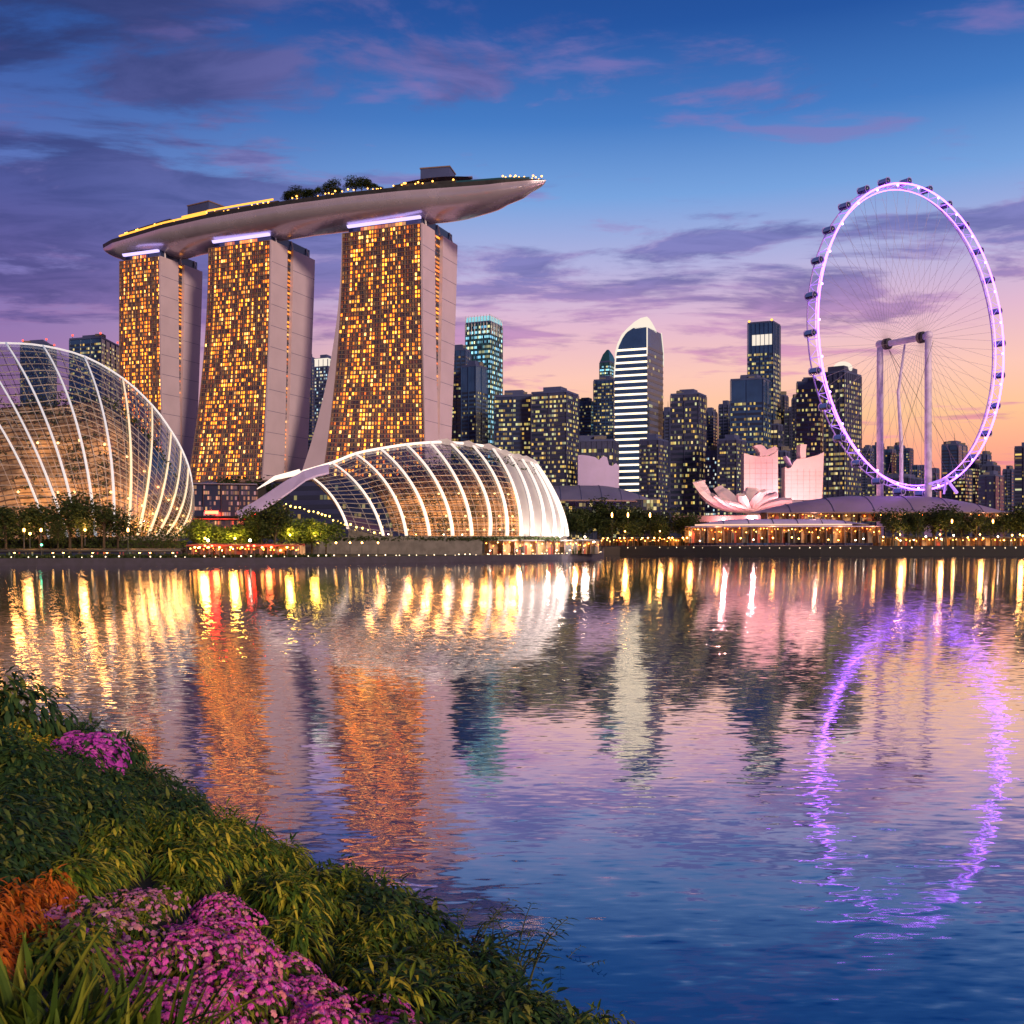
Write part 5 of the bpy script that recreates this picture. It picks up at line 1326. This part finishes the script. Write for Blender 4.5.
# warm light those lamps throw on path, walls and leaves
for px, D, zb, pw, col in [(30,264,8,1500,WARM),(85,266,9,2500,WARM),(205,294,7,5000,lin(255,200,80)),(235,296,7,5000,lin(255,200,80)),(290,298,8,4000,lin(255,200,80)),(315,302,8,4000,lin(255,200,80)),
                          (560,350,8,2500,WHITE),(585,372,8,2500,WHITE),(625,520,12,5000,WARM),(660,512,12,5000,WARM),(690,505,10,4000,WARM),
                          (900,482,10,4500,WARM),(940,480,10,4500,WARM),(980,480,10,4500,WARM),(1020,480,10,4500,WARM)]:
    lp = lamp(px, D, zb-4.2*1.0, 'lamp_warm' if col != WHITE else 'lamp_white', 'lamp post with a globe whose light falls on trees and path', 'globe lamps lighting the far shore', 1.0, 1.1)
    point('globe_light', Vector((0,-.3,4.4)), pw, col, lp, 1.1)

# ------------------------------------------------------------------ the near bank and its planting
SN = Vector((-.807, -.59))
def bank_s(x, y): return (x-1.0)*SN.x + (y-10.4)*SN.y + max(-1.1, min(.34, .34-.085*(y-7))) + .25*math.sin(y*.6+.6) - .25*math.sin(y*.21)
def bank_z(x, y):
    s = bank_s(x, y)
    z = .46*s
    if s > 5.6: z = .46*5.6+(s-5.6)*.36
    z += .10*mnoise.noise(Vector((x*.6, y*.6, 0)))
    return max(-1.2, min(3.3, z))
m_ = MB(); rows_ = []
for j in range(70):
    y = -3+j*.6 if j < 50 else 27+(j-50)*2
    rows_.append([Vector((-40+i*.6, y, bank_z(-40+i*.6, y))) for i in range(78)])
m_.grid(rows_); m_.build('bank', M['soil'], smooth=True)['kind'] = 'structure'

def leaf(m_, base, d, L, W, droop, seg=3, fold=.25, shape=.45):
    d = d.normalized(); side = d.cross(Vector((0,0,1)))
    if side.length < .05: side = Vector((1,0,0))
    side.normalize(); i0 = len(m_.v); p = base.copy(); dd = d.copy()
    for k in range(seg+1):
        t_ = k/seg; w_ = W*.5*max(.06, math.sin(math.pi*(t_**shape*.97+.02))**.8) if k < seg else W*.02
        up = side.cross(dd)
        m_.v += [tuple(p-side*w_+up*w_*fold), tuple(p), tuple(p+side*w_+up*w_*fold)]
        dd = (dd+Vector((0,0,-droop/seg))).normalized(); p = p+dd*(L/seg)
    for k in range(seg):
        a = i0+k*3
        for q in ((a, a+1, a+4, a+3), (a+1, a+2, a+5, a+4)):
            m_.f.append(q); m_.uv.append([(0,0)]*4); m_.mi.append(0)
def dome_pt(rnd, r, h, inner=.55):
    a = rnd.random()*6.283; ce = rnd.random()**.7; el = math.asin(min(1, ce))
    f = inner+(1-inner)*rnd.random()**.5
    n = Vector((math.cos(a)*math.cos(el), math.sin(a)*math.cos(el), math.sin(el)))
    return Vector((n.x*r*f, n.y*r*f, n.z*h*f)), n
def bush(name, seed, r, h, n, L, W, mt, droop=.9, out=.7, lumps=5):
    rnd = random.Random(seed); root = bpy.data.objects.new(name, None); C.objects.link(root)
    m_ = MB(); cs = [(Vector((rnd.uniform(-.45,.45)*r, rnd.uniform(-.45,.45)*r, 0)), rnd.uniform(.5,.75)) for _ in range(lumps)]
    for k in range(n):
        c, s = rnd.choice(cs); p, nn = dome_pt(rnd, r*s, h*(s+.25))
        hz = Vector((nn.x, nn.y, 0)); hz = hz.normalized() if hz.length > .05 else Vector((1,0,0))
        td = hz*max(.25, nn.z)-Vector((0,0,1))*math.sqrt(max(0, 1-nn.z*nn.z))
        d = td*.75+nn*.55*min(1.2, out/1.5)+Vector((rnd.gauss(0,.38), rnd.gauss(0,.38), rnd.gauss(.05,.25)))
        leaf(m_, c+p, d, L*rnd.uniform(.6,1.3), W*rnd.uniform(.7,1.25), droop*rnd.uniform(.4,1.5))
    m_.build('foliage', mt, root)
    m_ = MB()
    for k in range(14):
        c, s = rnd.choice(cs); p, nn = dome_pt(rnd, r*s*.8, h*s, .8); m_.tube([Vector((0,0,-.1)), c*.6+p*.5+Vector((0,0,.05)), c+p], [.012,.009,.004], 4, cap=False)
    m_.build('stem', M['stem'], root, kind='stuff')
    return root, rnd, cs
def blossoms(root, rnd, cs, r, h, n, size, mt, inner=.93):
    m_ = MB()
    for k in range(n):
        c, s = rnd.choice(cs); p, nn = dome_pt(rnd, r*s, h*(s+.25), inner); p = c+p+nn*size*.9
        u = nn.orthogonal().normalized(); v = nn.cross(u); sz = size*rnd.uniform(.65,1.25); i0 = len(m_.v)
        m_.v.append(tuple(p+nn*sz*.35)); npet = 7
        for j in range(npet):
            a = 6.283*j/npet; e = sz*rnd.uniform(.75,1.1); q = u*math.cos(a)+v*math.sin(a); q2 = u*math.cos(a+.52)+v*math.sin(a+.52); q3 = u*math.cos(a-.52)+v*math.sin(a-.52)
            lift = nn*sz*rnd.uniform(-.35,.2); b = len(m_.v)
            m_.v += [tuple(p+q3*e*.78+nn*sz*.12), tuple(p+q*e*.96+lift), tuple(p+q2*e*.78+nn*sz*.15)]
            m_.f.append((i0, b, b+1, b+2)); m_.uv.append([(0,0)]*4); m_.mi.append(0)
    m_.build('blossom', mt, root, kind='stuff')
PR = {}
PR['dark'] = [bush('broadleaf_shrub', 100+k, .70, .62, 700, .16, .062, M['leaf_dark'], .9, 1.5)[0] for k in range(4)]
PR['yellow'] = [bush('arching_shrub', 200+k, .64, .58, 640, .21, .046, M['leaf_yellow'], 1.4, 1.7)[0] for k in range(4)]
PR['mixed'] = [bush('narrow_leaf_shrub', 300+k, .62, .58, 640, .19, .044, M['leaf_blade'], 1.3, 1.6)[0] for k in range(3)]
def flower_bush(name, seed, r, h, nl, nf, fs, pm_, lm_, L=.12, W=.03):
    root, rnd, cs = bush(name, seed, r, h, nl, L, W, lm_, 1.0); blossoms(root, rnd, cs, r, h, nf, fs, pm_)
    if pm_ is M['petal_pink'] or pm_ is M['petal_pale']: blossoms(root, rnd, cs, r, h, nf//5, fs*1.05, M['petal_salmon'])
    return root
PR['pink'] = [flower_bush('flowering_shrub', 400+k, .58, .40, 560, 250, .034, M['petal_pink'], M['leaf_blade']) for k in range(3)]
PR['pale'] = [flower_bush('flowering_shrub', 440, .56, .42, 620, 150, .033, M['petal_pale'], M['leaf_yellow'])]
PR['violet'] = [flower_bush('flowering_shrub', 460, .70, .66, 420, 480, .05, M['petal_violet'], M['leaf_dark'])]
PR['ylw'] = [flower_bush('flowering_shrub', 470+k, .55, .40, 520, 70, .05, M['petal_yellow'], M['leaf_yellow']) for k in range(2)]
PR['orange'] = [bush('orange_shrub', 500+k, .46, .42, 520, .15, .035, M['leaf_orange'], 1.3, .9)[0] for k in range(2)]
def blade_clump(seed, n, L, W):
    rnd = random.Random(seed); root = bpy.data.objects.new('grass_clump', None); C.objects.link(root); m_ = MB()
    for k in range(n):
        a = rnd.random()*6.283; ti = rnd.uniform(.08,.75); r_ = rnd.random()*.14
        leaf(m_, Vector((math.cos(a)*r_, math.sin(a)*r_, -.03)), Vector((math.cos(a)*ti, math.sin(a)*ti, 1)), L*rnd.uniform(.5,1.2), W*rnd.uniform(.7,1.2), rnd.uniform(.4,1.5), 7, .3, .6)
    m_.build('blade', M['leaf_blade'], root, kind='stuff'); return root
PR['grass'] = [blade_clump(600+k, 30, .66, .055) for k in range(3)]
def frond_plant(seed):
    rnd = random.Random(seed); root = bpy.data.objects.new('feathery_plant', None); C.objects.link(root); ms = MB(); ml = MB()
    for k in range(15):
        a = rnd.random()*6.283; L = rnd.uniform(.45,.85); p = Vector((rnd.uniform(-.2,.2), rnd.uniform(-.2,.2), 0)); d = Vector((math.cos(a)*.35, math.sin(a)*.35, 1)).normalized(); pts = []
        for j in range(10):
            pts.append(p.copy()); p = p+d*(L/9); d = (d+Vector((math.cos(a)*.10, math.sin(a)*.10, -.13 if j > 4 else -.02))).normalized()
        ms.tube(pts, [.009-.0007*j for j in range(10)], 4, cap=False)
        for j in range(3, 10):
            for sgn in (-1, 1):
                sd = Vector((-math.sin(a), math.cos(a), 0))*sgn
                leaf(ml, pts[j], sd+Vector((0,0,.3))+(pts[j]-pts[j-1]).normalized()*.6, rnd.uniform(.07,.13), .022, .9)
    ms.build('stem', M['stem'], root, kind='stuff'); ml.build('foliage', M['leaf_dark'], root); return root
PR['frond'] = [frond_plant(700+k) for k in range(2)]
allp = [o for v in PR.values() for o in v]; usedp = set()
def hit(px, py, can=.35):
    """where the sight line through a pixel meets the top of the planting"""
    D = 2.0
    while D < 60:
        p = P(px, py, D)
        if p.z < bank_z(p.x, p.y)+can: return p
        D += .05
    return p
LBL = {
 'dark': ('dark green broadleaf shrub in the low cover on the near bank', 'shrub', 'dark green shrubs on the near bank'),
 'yellow': ('yellow green shrub with arching narrow leaves on the near bank', 'shrub', 'yellow green arching shrubs on the near bank'),
 'mixed': ('mid green narrow leaved shrub near the water edge of the bank', 'shrub', 'narrow leaved shrubs on the near bank'),
 'pink': ('flowering shrub thick with bright pink and purple heads', 'flowering shrub', 'bright pink flowering shrubs on the near bank'),
 'pale': ('looser shrub with pale pink heads among yellow green leaves', 'flowering shrub', 'pale pink flowering shrubs on the near bank'),
 'ylw': ('low shrub dotted with yellow flowers at the far end of the bank', 'flowering shrub', 'yellow flowering shrubs on the near bank'),
 'orange': ('shrub of glowing orange pointed leaves at the left edge', 'shrub', 'orange leaved shrubs on the near bank'),
 'grass': ('clump of long green strap blades in the bottom left corner', 'grass clump', 'strap grass clumps in the corner'),
 'frond': ('wispy plant with thin stems and feathery leaves against the water', 'plant', 'wispy feathery plants at the bank edge')}
rp = random.Random(21)
placed = []
def put(kind, x, y, sc=1., label=None, dz=0.):
    src = rp.choice(PR[kind]); o = src if src.name not in usedp else copy_tree(src); usedp.add(src.name)
    o.location = (x, y, bank_z(x, y)-.05+dz); o.rotation_euler = (0,0,rp.random()*6.28)
    s = sc*.80*rp.uniform(.80,1.22); o.scale = (s, s, s*rp.uniform(.8,1.25))
    l_, c_, g_2 = LBL[kind]; tag(o, label or l_, c_, g_2 if not label else None)
    if label and 'group' in o: del o['group']
    placed.append((x, y, sc)); return o
def inpoly(x, y, pl):
    r_ = False
    for (x1, y1), (x2, y2) in zip(pl, pl[1:]+pl[:1]):
        if (y1 > y) != (y2 > y) and x < (x2-x1)*(y-y1)/(y2-y1)+x1: r_ = not r_
    return r_
PINK = [(85,895),(170,878),(240,898),(295,945),(350,980),(405,1008),(405,1080),(160,1080),(120,985),(85,950)]
PALE = [(62,868),(165,858),(185,890),(100,912),(66,915)]
def kind_at(px, py):
    if px < 54 and 850 < py < 935: return 'orange'
    if inpoly(px, py, PALE): return 'pale'
    if inpoly(px, py, PINK): return 'pink'
    if px < 150 and py > 955: return 'grass'
    if px < 62 and py < 735: return 'ylw'
    if py < 815: return 'dark' if rp.random() < .88 else 'mixed'
    if py < 850 and px < 60: return 'dark'
    if px < 340: return 'yellow' if rp.random() < .82 else 'mixed'
    r_ = rp.random(); return 'mixed' if r_ < .5 else ('yellow' if r_ < .75 else 'dark')
v_ = hit(95, 752, .5); put('violet' if False else 'ylw', -30, 40) if False else None
LBL['violet'] = ('round mound of deep violet flowers, alone on the far part of the bank', 'flowering shrub', None)
put('violet', v_.x, v_.y, 1.75, LBL['violet'][0], .12); placed.append((v_.x+.2, v_.y-.5, 3.0)); placed.append((v_.x, v_.y-1.1, 2.2))
v_ = hit(8, 690, .9); put('dark', v_.x, v_.y, 2.4, 'tall dark shrub at the left edge, farthest along the bank')
v_ = hit(505, 945, .4); put('frond', v_.x, v_.y, 2.0); v_ = hit(470, 930, .4); put('frond', v_.x, v_.y, 1.7); v_ = hit(565, 965, .3); put('frond', v_.x, v_.y, .95)
v_ = hit(208, 815, .3); put('frond', v_.x, v_.y, 1.35); v_ = hit(160, 785, .3); put('frond', v_.x, v_.y, 1.2)
for px, py in [(6,962),(24,980),(46,995),(78,1005),(112,1012),(28,1012),(150,1018),(60,1020)]:
    v_ = hit(px, py, .3); put('grass', v_.x, v_.y, 1.0)
n_try = 0
while n_try < 9000:
    n_try += 1
    y = 2.2+rp.random()**1.5*38; x = rp.uniform(-.62*y-1.2, min(3.5, .4*y+1))
    s = bank_s(x, y)
    if s < .15: continue
    z = bank_z(x, y)+.3
    if (EYE-z)/y > .62 or (y < 3.0 and x > -1.0): continue
    sp = .46 if y < 9 else .60 if y < 16 else .85
    if any((x-a)**2+(y-b)**2 < (sp*(.75+.25*c))**2 for a, b, c in placed): continue
    px, py = 512+x/y*F, HZ+(EYE-z)/y*F
    k_ = kind_at(px, py)
    sc = {'dark':1.0,'mixed':.9,'yellow':.9,'pink':.86,'pale':.9,'ylw':.9,'orange':.85,'grass':1.0}[k_]*(1 if y < 12 else 1.15 if y < 18 else 1.35)
    if y < 5: sc *= .72
    put(k_, x, y, sc)
print('plants', len(placed))
# drop prototypes that were never placed
def kill(o):
    for ch in list(o.children): kill(ch)
    bpy.data.objects.remove(o, do_unlink=True)
for o in allp:
    if o.name not in usedp: kill(o)
for o in TR+TRL:
    if o not in used: kill(o)
